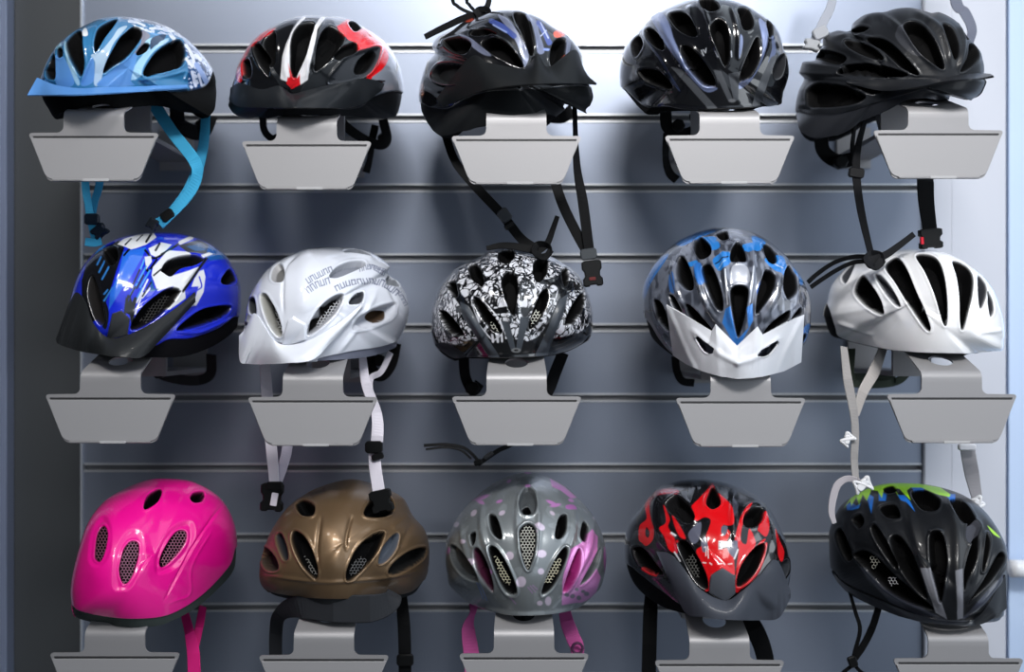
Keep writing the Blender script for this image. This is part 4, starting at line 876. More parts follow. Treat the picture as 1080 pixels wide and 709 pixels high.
H(key='h34', label='black helmet with bright red flames and slate grey visor in the bottom row', Z=(640, 495, 3.94), rot=(10, 16, 2), base=(17, 17, 20), fin=GLOSS,
  outline="72 330, 90 230, 140 160, 210 80, 290 48, 380 38, 450 45, 540 70, 620 110, 680 170, 725 250, 755 330, 765 420, 745 540, 715 605, 600 618, 480 618, 330 605, 220 572, 130 505, 85 425",
  liner="40 400, 90 400, 140 440, 230 510, 320 570, 480 600, 640 600, 735 540, 780 400, 820 640, 300 720, 40 700", linercol=(18, 19, 21),
  paint=[('poly', "355 160, 385 120, 408 95, 440 58, 452 90, 470 105, 500 130, 520 165, 528 200, 522 235, 482 232, 512 262, 498 300, 480 330, 520 332, 530 400, 528 440, 480 415, 432 445, 425 500, 408 500, 398 440, 372 345, 392 320, 410 280, 432 215, 405 200, 370 218, 360 190", (214, 16, 24)), ('poly', "132 290, 136 235, 165 205, 158 150, 182 112, 178 165, 186 210, 200 255, 190 295, 165 318, 145 305", (200, 20, 26)), ('poly', "160 272, 164 240, 178 262, 172 285", (17, 17, 20)), ('poly', "220 245, 246 218, 236 150, 262 205, 255 240, 282 290, 295 348, 262 335, 238 280", (214, 18, 26)), ('poly', "272 192, 302 232, 328 288, 305 282, 285 245", (214, 18, 26)), ('line', "205 105, 250 92, 290 95", (140, 16, 34), 22), ('line', "180 130, 215 100", (140, 16, 34), 10),
         ('poly', "535 505, 540 400, 548 330, 530 300, 545 235, 565 180, 605 138, 570 210, 556 290, 580 310, 592 248, 618 300, 612 330, 640 300, 660 292, 620 350, 560 490", (210, 16, 26)), ('poly', "628 245, 655 178, 674 240, 662 280, 636 262", (205, 20, 30)), ('poly', "695 250, 720 300, 738 345, 724 385, 706 330", (205, 20, 28)),
         ('poly', "338 272, 360 240, 392 222, 384 290, 358 310", (92, 94, 110)), ('poly', "392 300, 412 280, 420 330, 400 345", (105, 106, 124)), ('poly', "478 238, 502 240, 492 275, 476 268", (92, 94, 110)), ('poly', "500 312, 542 300, 536 368, 508 348", (105, 106, 124)), ('poly', "520 130, 545 150, 530 200", (60, 62, 74)),
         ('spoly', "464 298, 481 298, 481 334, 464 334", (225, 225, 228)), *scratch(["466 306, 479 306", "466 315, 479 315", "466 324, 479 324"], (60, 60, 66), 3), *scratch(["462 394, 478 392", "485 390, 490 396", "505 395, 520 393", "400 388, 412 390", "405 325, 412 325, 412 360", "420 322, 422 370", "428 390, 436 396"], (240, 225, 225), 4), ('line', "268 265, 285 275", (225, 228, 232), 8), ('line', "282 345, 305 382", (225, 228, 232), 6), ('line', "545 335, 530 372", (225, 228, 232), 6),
         ('line', "292 300, 340 330, 400 420, 425 500", (200, 22, 32), 10), ('line', "536 505, 600 460, 640 400, 662 310", (200, 22, 32), 10)],
  vents=[("293 310, 330 298, 382 370, 417 450, 417 502, 370 472, 328 400", dict(net="325 385, 360 360, 385 410, 385 455, 345 430", netc=(95, 95, 92))), ("538 482, 558 400, 610 330, 652 308, 657 340, 622 422, 570 482",), ("418 110, 440 75, 467 110, 472 147, 440 167, 413 145",), ("243 140, 290 108, 342 150, 367 202, 340 227, 288 202, 253 170", dict(c=(22, 22, 24))), ("568 232, 573 188, 610 158, 647 168, 647 212, 610 242",), ("108 330, 150 328, 202 390, 235 440, 180 432, 128 390",), ("690 472, 708 408, 752 373, 757 422, 720 472", dict(c=(40, 42, 46), d=10))],
  relief=[('crease', "380 50, 350 160, 370 240", 16, 2.5), ('crease', "530 80, 520 200, 540 320", 14, 2.5), ('crease', "250 70, 200 150, 220 300, 290 360", 14, 2), ('crease', "640 140, 690 240, 700 360", 14, 2), ('spoly', "426 512, 434 440, 480 410, 528 440, 534 512, 490 550", 5, 2.2), ('crease', "560 215, 580 160, 620 145, 650 165", 8, 2)],
  visor=dict(col=(64, 68, 77), fin=(0.48, 0.1, 0), U="205 342 4, 255 350, 310 400, 385 495, 490 546, 562 506, 632 448, 705 378, 764 505 4", L="262 470 4, 296 545 12, 335 605 22, 400 614 30, 480 625 32, 560 628 32, 640 628 28, 715 618 18, 764 535 6", bow=4))
HS[-1]['paint'] += [('spoly', "426 512, 434 440, 480 410, 528 440, 534 512, 490 550", (76, 80, 88), MATTE), ('line', "150 415, 175 430, 202 442", (206, 24, 28), 13), ('line', "682 496, 715 490, 738 474", (206, 24, 28), 13)]

H(key='h35', label='matte black helmet with lime green and blue crown at the bottom right', Z=(860, 500, 3.94), rot=(16, 14, 2), base=(22, 24, 28), fin=(0.36, 0.2, 0),
  outline="56 300, 60 230, 100 140, 160 90, 230 55, 310 38, 420 40, 520 55, 620 90, 700 150, 760 230, 795 310, 800 400, 795 520, 770 610, 680 630, 560 630, 400 610, 260 562, 130 495, 70 420",
  liner="40 400, 72 400, 130 470, 260 540, 420 595, 560 618, 680 620, 770 600, 830 560, 780 700, 60 640", linercol=(24, 26, 30), linerfin=(0.45, 0.2, 0),
  paint=[('spoly', "212 76, 242 96, 236 168, 220 118, 195 80", (24, 104, 195)), ('spoly', "262 68, 296 88, 292 112, 264 112", (24, 104, 195)), ('spoly', "340 86, 370 90, 395 120, 414 158, 378 122, 355 110", (24, 104, 195)), ('spoly', "535 82, 582 84, 578 122, 556 112", (24, 104, 195)), ('spoly', "395 48, 452 58, 448 84, 408 72", (24, 104, 195)), ('spoly', "128 128, 150 118, 170 132, 190 120, 180 142, 150 150, 132 150", (24, 104, 195)), ('spoly', "120 140, 150 95, 200 68, 240 50, 330 36, 430 40, 520 56, 562 86, 556 98, 500 84, 440 58, 395 56, 380 70, 396 112, 372 88, 350 62, 325 62, 345 92, 330 64, 288 58, 276 100, 258 70, 232 68, 214 112, 196 84, 182 130, 170 96, 150 132, 145 112", (165, 228, 42)), ('poly', "715 215, 745 240, 768 265, 740 250", (165, 220, 60)),
         ('spoly', "443 393, 480 392, 548 606, 500 574", (116, 118, 126), MATTE), ('spoly', "580 402, 610 394, 614 600, 590 606", (120, 122, 130), MATTE), ('spoly', "180 384, 212 390, 332 500, 500 582, 545 610, 470 608, 308 532", (50, 54, 66), (0.3, 0.5, 0)), ('spoly', "618 590, 700 500, 792 400, 790 432, 702 542, 612 608", (52, 56, 70), (0.3, 0.5, 0)), ('line', "470 608, 545 612, 680 612", (95, 100, 110), 5)],
  vents=[("473 262, 500 238, 532 260, 547 350, 542 420, 522 532, 503 480, 478 380",), ("313 265, 350 258, 402 330, 442 420, 468 517, 430 492, 368 420, 328 330",), ("163 340, 200 318, 260 350, 330 420, 402 480, 492 562, 400 540, 298 482, 208 390", dict(net="235 345, 265 340, 275 370, 245 400", netc=(160, 160, 150))), ("233 222, 258 220, 312 300, 347 382, 330 392, 278 320, 243 260", dict(d=5, ring=1.6)), ("153 190, 185 168, 202 200, 180 227",), ("398 78, 460 70, 517 110, 502 152, 440 147",), ("280 62, 320 50, 337 72, 300 82", dict(d=8)), ("558 110, 620 118, 662 180, 642 207, 598 192",), ("650 290, 672 258, 667 350, 632 440, 618 482, 618 400",), ("710 248, 724 290, 707 382, 692 402, 698 310", dict(d=5, ring=1.6)), ("638 532, 700 440, 762 328, 787 360, 722 452, 650 522",), ("268 142, 330 128, 352 180, 300 182",), ("85 260, 110 230, 160 330, 130 360", dict(d=12)), ("310 440, 340 430, 355 460, 330 470", dict(d=14, net="308 435, 338 428, 345 460, 320 464", netc=(190, 190, 196), netd=4)), ("640 190, 680 215, 670 260, 650 290, 625 260", dict(d=6, c=(70, 72, 80)))],
  relief=[('crease', "370 60, 400 200, 450 390, 540 600", 22, 3), ('crease', "520 70, 585 220, 590 400, 600 600", 22, 3), ('crease', "220 90, 270 230, 380 400, 480 540", 20, 2.5), ('crease', "660 160, 690 280, 640 470", 16, 2.5), ('crease', "470 250, 500 235, 535 250", 10, 2), ('crease', "120 160, 160 320, 260 440", 16, 2), ('crease', "180 384, 330 510, 540 608", 16, 2), ('crease', "790 410, 700 520, 615 600", 14, 2)],
  visor=dict(col=(26, 29, 35), fin=(0.34, 0.4, 0), U="66 402 3, 140 470 3, 280 530 3, 420 585 3, 555 612 3, 680 590 3, 790 420 3", L="72 418 5, 135 494 8, 265 560 12, 410 608 14, 560 627 14, 690 625 12, 796 560 4", bow=1))
# ---------------------------------------------------------------- build helmets
HEL = {h['key']: Helmet(h) for h in HS}

BLKW = (11, 12, 14)
a = HEL['h11']; c = (62, 158, 200)
s1 = a.strap("160 106, 180 137, 204 168, 208 184, 198 206, 178 228, 168 236", [-0.17, -0.18, -0.19, -0.19, -0.19, -0.19, -0.19], [14, 13, 13, 12, 12, 12, 13], c, [0, 10, 0, 40, 0, -20, 0])
slider(s1, 176, 227, -0.19, 15, 11, 35); buckle(s1, 160, 236, -0.19, 12, 10, 60, (30, 34, 40))
a.strap("217 122, 215 150, 209 176, 198 202, 180 226", [-0.13, -0.14, -0.16, -0.18, -0.187], [10, 11, 12, 12, 11], (52, 140, 180), [0, 20, 10, 0, 0])
s2 = a.strap("92 150, 90 192, 93 215, 97 238, 100 252", [-0.16, -0.2, -0.2, -0.2, -0.2], 8, c, [30, 10, 40, 0, 0])
a.strap("106 150, 105 192, 100 212, 96 232", [-0.16, -0.195, -0.195, -0.195], 8, (48, 130, 172), [0, 30, 0, 0])
slider(s2, 96, 231, -0.2, 16, 12, 0, (22, 34, 48)); buckle(s2, 104, 244, -0.2, 16, 12, 40, (22, 34, 48))
a.strap("90 255, 100 256, 107 254", -0.203, 9, c, name='strap_end')
cradle(a, "186 112, 190 132, 212 140, 222 122", [-0.12, -0.09, -0.07, -0.06], 18, dial=(212, 132, -0.075, 8))

a = HEL['h12']
cradle(a, "277 122, 279 138, 288 146, 300 138, 300 122", [-0.14, -0.13, -0.12, -0.1, -0.1], 8)
cradle(a, "352 120, 368 136, 386 148, 402 153, 408 146, 404 126", [-0.12, -0.11, -0.1, -0.1, -0.1, -0.1], 11, dial=(404, 146, -0.1, 7))
a.strap("396 132, 392 150, 390 168, 386 182", [-0.09] * 4, 9, BLKW, [0, 30, 60, 20])

a = HEL['h13']
s1 = a.strap("468 136, 480 170, 502 197, 530 227, 550 252, 571 265", [-0.18, -0.21, -0.21, -0.21, -0.212, -0.215], [9, 9, 10, 10, 10, 9], BLKW, [0, 10, 0, 0, 0, 20])
slider(s1, 532, 227, -0.21, 13, 15, 35, (52, 55, 60)); slider(s1, 537, 238, -0.212, 11, 6, 35)
a.strap("566 266, 577 257, 583 242, 588 228", -0.222, [8, 7, 6, 5], (13, 14, 16), [20, 0, 0, 0], name='strap_tail')
a.strap("513 262, 530 259, 550 261, 570 266", -0.218, [5, 8, 9, 8], BLKW, [20, 30, 20, 10], name='strap_tail')
kn = a.strap("562 261, 568 270, 579 268, 578 259, 567 258, 564 266, 574 272, 581 264", [-0.224, -0.23, -0.232, -0.226, -0.222, -0.23, -0.235, -0.23], 7, (12, 13, 15), [0, 30, 60, 0, 40, 20], name='strap_knot')
s2 = a.strap("606 108, 607 145, 609 180, 615 215, 621 262", [-0.2, -0.21, -0.21, -0.21, -0.21], [7, 7, 9, 11, 11], BLKW, [50, 40, 20, 0, 0])
a.strap("582 180, 592 212, 605 240, 618 264", [-0.19, -0.205, -0.205, -0.206], 11, BLKW, [20, 0, 0, 0])
slider(s2, 621, 268, -0.211, 18, 12, 8, (58, 62, 66)); b1 = buckle(s2, 625, 289, -0.211, 21, 26, 6)
o = child_mesh('release_tab', prism_mesh('release_tab', round_rect(0.008, 0.004, 0.001), 0.002, frame_at(625, 294, -0.217, 6), 0.0004), plastic((90, 30, 30)), s2)
cradle(a, "560 118, 590 124, 604 116", [-0.12, -0.1, -0.1], 14)

a = HEL['h14']
cradle(a, "702 118, 704 134, 718 142, 734 136, 733 120", [-0.17, -0.17, -0.17, -0.17, -0.17], 13, dial=(716, 132, -0.175, 7))
a.strap("704 140, 702 165, 706 182, 714 190", [-0.15, -0.13, -0.13, -0.13], 10, BLKW, [10, 40, 10, 0])

a = HEL['h15']
s1 = a.strap("912 128, 905 155, 903 182, 908 222, 919 270", [-0.16, -0.19, -0.2, -0.205, -0.21], [7, 8, 9, 9, 8], (14, 15, 18), [30, 10, 0, 10, 20])
a.strap("902 130, 899 156, 903 182", [-0.14, -0.17, -0.196], 6, (12, 13, 15), [40, 20, 0])
slider(s1, 904, 182, -0.2, 17, 11, -8, (14, 15, 18))
a.strap("915 276, 932 270, 947 260, 964 247", -0.226, [9, 8, 7, 6], (24, 25, 28), [10, 0, 0, 0], name='strap_tail')
a.strap("918 271, 900 271, 880 277, 862 289, 852 298", -0.222, 5, (12, 13, 15), [20, 30, 20, 10], name='strap_tail')
a.strap("918 275, 900 277, 884 284, 868 294, 855 303", -0.225, 5, (12, 13, 15), [20, 30, 20, 10], name='strap_tail')
a.strap("913 271, 918 280, 928 279, 929 270, 919 268, 914 275, 923 282, 931 274", [-0.226, -0.232, -0.232, -0.226, -0.222, -0.23, -0.235, -0.23], 8, (22, 23, 26), [0, 30, 60, 0, 40, 20], name='strap_knot')
s2 = a.strap("976 170, 976 192, 977 214, 981 244", [-0.2, -0.215, -0.215, -0.216], [16, 18, 17, 15], (13, 14, 16), [10, 0, 0, 0])
buckle(s2, 983, 252, -0.216, 24, 20, 4)
child_mesh('release_tab', prism_mesh('release_tab', round_rect(0.0035, 0.009, 0.001), 0.004, frame_at(973, 254, -0.222, 4), 0.0004), plastic((190, 25, 45)), s2)
cradle(a, "866 132, 868 158, 884 170, 906 166", [-0.12, -0.12, -0.12, -0.13], 16, dial=(888, 170, -0.135, 8))
a.strap("926 118, 930 136, 934 152", -0.14, 9, (70, 72, 78), [0, 20, 0])

a = HEL['h21']
cradle(a, "158 372, 166 392, 188 400, 210 401, 222 394, 223 374", [-0.12, -0.1, -0.08, -0.07, -0.07, -0.08], 12, (34, 35, 37), dial=(166, 392, -0.11, 8))
a = HEL['h22']; c = (206, 202, 212)
s1 = a.strap("279 382, 282 420, 286 470, 289 506, 288 516", [-0.19, -0.2, -0.2, -0.2, -0.2], [11, 12, 12, 11, 10], c, [30, 10, 0, 0, 0])
a.strap("306 430, 303 472, 298 492, 290 514", [-0.19, -0.195, -0.195, -0.197], 11, (190, 184, 200), [20, 10, 0, 0])
b = buckle(s1, 286, 526, -0.2, 24, 28, -3); child_mesh('web_end', prism_mesh('web_end', round_rect(0.008, 0.016, 0.001), 0.002, frame_at(289, 527, -0.2075, -10), 0.0004), webbing(c), s1)
slider(s1, 289, 513, -0.202, 18, 9, 0)
s2 = a.strap("382 374, 386 405, 397 436, 398 460, 395 484, 400 522", [-0.19, -0.2, -0.2, -0.21, -0.21, -0.235], [9, 10, 12, 13, 13, 13], c, [40, 10, 30, 0, 0, 0])
a.strap("412 372, 402 392, 390 402, 394 436", [-0.15, -0.17, -0.19, -0.2], 7, (190, 186, 196), [20, 30, 20, 0])
slider(s2, 394, 472, -0.212, 19, 13, 0); slider(s2, 398, 482, -0.214, 13, 7, 20); buckle(s2, 402, 530, -0.237, 23, 22, 12)
cradle(a, "388 366, 392 390, 402 396, 412 384, 417 362", [-0.1] * 5, 14, (16, 16, 18), dial=(400, 380, -0.11, 7))
a = HEL['h23']
cradle(a, "489 376, 491 398, 499 412, 506 404", [-0.13, -0.12, -0.12, -0.12], 12, (22, 23, 26), dial=(498, 410, -0.13, 8))
a.strap("594 372, 586 392, 580 408, 572 424", [-0.17, -0.17, -0.17, -0.17], 13, (18, 19, 22), [0, 0, 0, 0])
a.strap("447 470, 470 469, 488 472, 499 480, 506 489", [-0.17] * 5, 3.5, (18, 19, 21), [10, 20, 30, 0])
a.strap("449 474, 470 472, 486 475, 497 484", [-0.175] * 4, 2.5, (22, 23, 25), [10, 20, 30, 0])
s1 = a.strap("504 490, 514 483, 526 475, 542 466, 552 440", [-0.17, -0.17, -0.17, -0.17, -0.16], 5, (22, 23, 25), [0, 20, 0, 20])
slider(s1, 515, 481, -0.172, 12, 5, 35, (50, 52, 55)); slider(s1, 504, 488, -0.173, 9, 6, 20)
a = HEL['h24']
cradle(a, "712 376, 714 392, 720 402, 732 404", [-0.11, -0.1, -0.1, -0.1], 9, (30, 31, 34))
a = HEL['h25']; c = (152, 150, 150)
s1 = a.strap("890 366, 894 400, 900 432, 902 458, 901 485, 903 510", [-0.17, -0.19, -0.195, -0.195, -0.195, -0.2], [9, 10, 10, 9, 8, 7], c, [20, 0, 20, 0, 0])
a.strap("932 366, 922 392, 910 414, 903 438", [-0.16, -0.18, -0.19, -0.192], [10, 13, 12, 8], (172, 168, 166), [10, 0, 10, 20])
def bow_clip(st, px, py, y, s, ang):
    o_, xd, zd = frame_at(px, py, y, ang); k_ = s * 1.15e-3
    t_ = np.linspace(0, 2 * np.pi, 40)
    u_, w_ = k_ * (0.62 * np.sin(t_) + 0.12 * np.sin(3 * t_)), k_ * 0.45 * np.sin(2 * t_ + 0.25)
    pth = o_ + u_[:, None] * xd + w_[:, None] * zd + np.array([0, 1.0, 0]) * (0.0016 * np.cos(t_))[:, None]
    child_mesh('clip', tube_mesh('clip', pth, 0.0021, 8), plastic((225, 226, 230), 0.35), st)
    child_mesh('clip_body', prism_mesh('clip_body', round_rect(k_ * 0.9, k_ * 0.55, k_ * 0.2), 0.006, frame_at(px, py, y - 0.003, ang + 30), 0.001), plastic((225, 226, 230), 0.35), st)
bow_clip(s1, 894, 464, -0.2, 11, 50); bow_clip(s1, 910, 512, -0.21, 15, 20)
s3 = a.strap("906 508, 894 505, 884 511, 879 524, 877 540, 880 552", [-0.2] * 6, [6, 7, 8, 8, 7, 5], (176, 172, 178), [20, 0, 0, 0], name='strap_loop')
s2 = a.strap("1018 440, 1020 470, 1025 500, 1031 528", [-0.17, -0.19, -0.19, -0.195], [14, 16, 16, 12], (150, 148, 152), [10, 0, 0, 10])
bow_clip(s2, 1032, 530, -0.2, 10, -60); slider(s2, 1021, 472, -0.2, 19, 7, 0, (215, 216, 222))
cradle(a, "898 368, 897 396, 904 405, 940 404, 956 394, 960 376", [-0.13, -0.12, -0.11, -0.1, -0.1, -0.1], 9, (62, 70, 62))
cradle(a, "900 400, 925 400, 944 398", [-0.11, -0.1, -0.1], 14, (56, 64, 56))
a = HEL['h31']; c = (226, 40, 130)
a.strap("195 648, 200 668, 204 690, 205 720", [-0.14, -0.17, -0.175, -0.175], [9, 11, 14, 14], c, [30, 10, 0, 0])
a.strap("214 640, 210 662, 205 684", [-0.13, -0.16, -0.172], 9, (200, 30, 112), [50, 30, 10])
a = HEL['h32']
cradle(a, "291 724, 291 668, 296 648, 316 640, 352 642, 390 642, 410 636, 416 626", [-0.17, -0.2, -0.24, -0.27, -0.286, -0.286, -0.27, -0.25], [14, 14, 15, 24, 28, 28, 22, 16], (44, 46, 50))
s1 = a.strap("423 628, 426 660, 427 690, 427 725", [-0.15, -0.16, -0.165, -0.165], [13, 14, 14, 14], BLKW, [20, 0, 0, 0])
slider(s1, 427, 697, -0.168, 19, 13, 0)
a = HEL['h33']; c = (200, 92, 158)
a.strap("500 634, 498 648, 494 664, 497 690, 499 720", [-0.14, -0.16, -0.17, -0.17, -0.17], [11, 9, 15, 17, 17], c, [0, 50, 20, 0, 0])
s1 = a.strap("594 636, 598 656, 604 672, 609 686, 607 715", [-0.14, -0.16, -0.17, -0.17, -0.17], [12, 15, 17, 15, 10], c, [10, 0, 30, 0, 30])
t = np.linspace(0, 2 * np.pi, 25)[:-1]
ctr = P(609, 684, -0.18)
child_mesh('ring', tube_mesh('ring', np.stack([ctr[0] + 0.0065 * np.cos(np.r_[t, t[:2]]), np.full(26, ctr[1]), ctr[2] + 0.0065 * np.sin(np.r_[t, t[:2]])], 1), 0.0018), plastic((74, 40, 70)), s1)
a.strap("542 646, 553 650, 564 646", [-0.245, -0.25, -0.245], 11, (34, 35, 38), name='brow_pad', th=0.006)
a = HEL['h34']
a.strap("688 615, 686 645, 685 680, 684 725", [-0.14, -0.16, -0.165, -0.165], [14, 16, 16, 16], BLKW, [20, 0, 0, 0])
a.strap("780 640, 796 664, 806 690, 811 725", [-0.15, -0.17, -0.17, -0.17], [18, 20, 19, 18], BLKW, [20, 0, 0, 0])
a = HEL['h35']
s1 = a.strap("896 624, 902 645, 907 664, 902 686, 899 698", [-0.16, -0.17, -0.175, -0.175, -0.175], 4.5, BLKW, [40, 20, 0, 0])
a.strap("927 640, 920 662, 910 682, 900 697", [-0.15, -0.165, -0.17, -0.172], [10, 9, 8, 7], BLKW, [20, 10, 0, 0])
slider(s1, 900, 699, -0.177, 10, 12, 20); a.strap("900 700, 908 709, 915 712", -0.175, 4, BLKW, name='strap_tail'); a.strap("899 702, 890 709, 884 716", -0.175, 4, BLKW, name='strap_tail')

# straps of helmets above the frame, hanging into it
def hang(path, y, w, c, twist, label):
    o = strap(path, y, w, c, twist, name='hanging_strap')
    return tag(o, label, 'strap', 'straps hanging down from helmets above')
o = hang("884 -60, 878 0, 868 24, 859 44", [-0.12, -0.16, -0.17, -0.175], [10, 10, 10, 11], (146, 150, 160), [0, 10, 0, 0], 'pale grey strap with a clear buckle left of the tilted matte black helmet')
slider(o, 866, 34, -0.178, 17, 13, 25, (150, 153, 160)); buckle(o, 857, 47, -0.178, 17, 11, -12, (150, 153, 158))
o = hang("1004 -60, 1008 0, 1018 14, 1025 32, 1019 52, 1016 40", [-0.1, -0.13, -0.14, -0.145, -0.15, -0.15], [15, 15, 16, 14, 10, 8], (98, 102, 116), [0, 10, 20, 20, 40, 40], 'plain grey strap bending down behind the crown of the tilted matte black helmet')
o = hang("476 -60, 477 -4, 482 6, 494 13, 506 16", [-0.16, -0.2, -0.2, -0.2, -0.2], 4, (16, 17, 19), [20, 40, 20, 20], 'black strap with loose ends knotted above the orange flecked black helmet')
o['_inv'] = o['_inv']
def chl(path, y, w, c, st, tw=None, name='strap_tail'):
    pp = ypath(pts(path), y); iv = np.array(st['_inv'])
    me = ribbon_mesh(name, pp - iv, np.interp(np.linspace(0, 1, len(pp)), np.linspace(0, 1, len(w)), np.array(w) * 1.15e-3), 0.0016, tw)
    return link(name, me, webbing(c), st)
chl("492 -60, 492 -4, 495 5, 503 14", [-0.16, -0.198, -0.2, -0.2], [4, 4, 4, 4], (16, 17, 19), o, [20, 40, 20], 'strap')
chl("518 -60, 516 -4, 513 8, 508 14", [-0.16, -0.198, -0.2, -0.2], [6, 6, 6, 5], (13, 14, 16), o, [20, 0, 20], 'strap')
chl("508 14, 492 18, 470 28, 448 39", [-0.203, -0.206, -0.206, -0.204], [6, 7, 7, 6], (17, 18, 20), o, [30, 20, 10])
chl("502 13, 508 18, 516 16, 514 10, 505 10, 501 15", [-0.205, -0.21, -0.208, -0.205, -0.203, -0.207], [6, 6, 6, 6, 6, 6], (16, 17, 19), o, [0, 40, 0], 'strap_knot')

# ---------------------------------------------------------------- brackets
M_STEEL = principled('satin_silver_paint', (150, 149, 151), 0.48, 0.35, noise=(60, 0.06, (1, 1, 40)))
M_PANEL = principled('label_panel_grey', (153, 152, 154), 0.5, 0.15, noise=(120, 0.05, (1, 1, 1)))
M_SLOT = principled('dark_channel', (38, 38, 40), 0.6)
M_CLEAR = principled('clear_label_strip', (172, 172, 174), 0.18, 0.0)

def bracket_meshes():
    # path of the bent sheet: (y, z) measured from the top edge of the label plate
    path = []; hw = []
    for k in range(7):       # rounded lower corners
        f = k / 6 * math.pi / 2
        path.append((0, -0.0555 + 0.008 * (1 - math.cos(f)))); hw.append(0.0535 - 0.008 * 1.0 + 0.0092 * math.sin(f))
    path += [(0, -0.03), (0, -0.015), (0, -0.006)]; hw += [0.0622, 0.0685, 0.0724]
    path += [(0, -0.004), (0, -0.0022), (0, -0.0008), (0, 0.0)]; hw += [0.0733, 0.0736, 0.0728, 0.0705]
    for k in range(8):       # fillets up to the neck
        f = k / 7 * math.pi / 2
        path.append((0, 0.0003 + 0.0075 * (1 - math.cos(f)))); hw.append(0.0345 + 0.0075 * (1 - math.sin(f)))
    path.append((0, 0.012)); hw.append(0.0345); z0 = 0.0135; path.append((0, z0)); hw.append(0.0345)
    R = 0.011; slope = math.radians(23); tot = math.pi / 2 - slope
    for k in range(1, 11):
        f = tot * k / 10
        path.append((R * (1 - math.cos(f)), z0 + 0.004 + R * math.sin(f))); hw.append(0.0343)
    y1, z1 = path[-1]; n_arm = 44; La = 0.118
    for k in range(1, n_arm + 1):
        path.append((y1 + La * k / n_arm * math.cos(slope), z1 + La * k / n_arm * math.sin(slope))); hw.append(0.0343 - 0.005 * k / n_arm)
    path = np.array(path); hw = np.array(hw); nx = 33
    u = np.linspace(-1, 1, nx)
    X = hw[:, None] * u[None]; s_arm = np.concatenate([[0], np.cumsum(np.hypot(*np.diff(path, axis=0).T))])
    S = np.repeat(s_arm[:, None], nx, 1)
    # round hole through the arm just behind the bend
    sc = s_arm[len(path) - n_arm - 1] + 0.026; Rh = 0.0135
    dx, ds = X, S - sc; r = np.hypot(dx, ds * 1.0)
    inside = r < Rh
    i = np.arange(len(path) - 1)[:, None]; j = np.arange(nx - 1)[None]
    q = np.stack([i * nx + j, i * nx + j + 1, (i + 1) * nx + j + 1, (i + 1) * nx + j], -1).reshape(-1, 4)
    keep = ~inside.ravel()[q].all(1); q = q[keep]
    near = inside & np.isin(np.arange(inside.size), q.ravel()).reshape(inside.shape)
    k = np.where(near, Rh / np.maximum(r, 1e-6), 1.0)
    X = np.where(near, dx * k, X); S = np.where(near, sc + ds * k, S)
    Yp = np.interp(S, s_arm, path[:, 0]); Zp = np.interp(S, s_arm, path[:, 1])
    front = np.stack([X, Yp, Zp], -1).reshape(-1, 3)
    # thickness along the sheet normal (towards the wall / downwards)
    t = np.gradient(path, axis=0); t /= np.linalg.norm(t, axis=1)[:, None]
    nr = np.stack([t[:, 1], -t[:, 0]], 1)
    ny = np.interp(S, s_arm, nr[:, 0]); nz = np.interp(S, s_arm, nr[:, 1])
    back = front + np.stack([np.zeros_like(ny), ny, nz], -1).reshape(-1, 3) * 0.0022
    from collections import Counter
    ec = Counter()
    for f in q:
        for a_, b_ in zip(f, np.roll(f, -1)): ec[(min(a_, b_), max(a_, b_))] += 1
    n0 = len(front); side = [(b_, a_, a_ + n0, b_ + n0) for f in q for a_, b_ in zip(f, np.roll(f, -1)) if ec[(min(a_, b_), max(a_, b_))] == 1]
    v = np.concatenate([front, back]); fs = [q, q[:, ::-1] + n0, np.array(side)]
    used = np.unique(np.concatenate([f.ravel() for f in fs])); mp = np.full(len(v), -1); mp[used] = np.arange(len(used))
    sheet = mesh_np('bent_plate', v[used], [mp[f] for f in fs]); sheet.set_sharp_from_angle(angle=math.radians(40))
    ident = (np.zeros(3), np.array([1., 0, 0]), np.array([0, 0, 1.]))
    def trap(z_top, z_bot, inset, rt=0.004, rb=0.006):
        def w(z): return np.interp(z, [-0.0555, -0.004], [0.0535, 0.0738]) - inset
        c = [(-w(z_top), z_top), (-w(z_bot), z_bot), (w(z_bot), z_bot), (w(z_top), z_top)]; out = []
        for k_, (x, z) in enumerate(c):
            p0 = np.array(c[k_ - 1]); p1 = np.array((x, z)); p2 = np.array(c[(k_ + 1) % 4]); rr = rt if k_ in (0, 3) else rb
            rr = min(rr, abs(z_top - z_bot) * 0.45)
            a_ = p1 + (p0 - p1) / np.linalg.norm(p0 - p1) * rr; b_ = p1 + (p2 - p1) / np.linalg.norm(p2 - p1) * rr
            for f in np.linspace(0, 1, 5): out.append(a_ * (1 - f) ** 2 + p1 * 2 * f * (1 - f) + b_ * f * f)
        return np.array(out)
    panel = prism_mesh('label_panel', trap(-0.0062, -0.0532, 0.0012, 0.001, 0.008), 0.0012, (np.array([0, -0.0014, 0]), ident[1], ident[2]), 0.0004)
    chan = prism_mesh('channel', trap(-0.0036, -0.0062, 0.0045, 0.0008, 0.0008), 0.0006, (np.array([0, -0.0008, 0]), ident[1], ident[2]), 0.0002)
    lip = prism_mesh('bottom_lip', trap(-0.0530, -0.0556, 0.0075, 0.001, 0.0014), 0.0030, (np.array([0, -0.0032, 0]), ident[1], ident[2]), 0.0006)
    clip = prism_mesh('clear_clip', round_rect(0.030, 0.0030, 0.0008, 3, 0.004, -0.0545), 0.0012, (np.array([0, -0.0044, 0]), ident[1], ident[2]), 0.0004)
    # support: riser and bar back to the wall
    yb, zb = path[-1]
    w = 0.024
    prof = np.array([(yb - 0.001, zb - 0.001), (yb + 0.006, zb - 0.006), (yb + 0.006, 0.022), (0.286, 0.022), (0.286, 0.062), (0.290, 0.062), (0.290, 0.004), (0.286, 0.004), (0.286, 0.016), (yb, 0.016)])
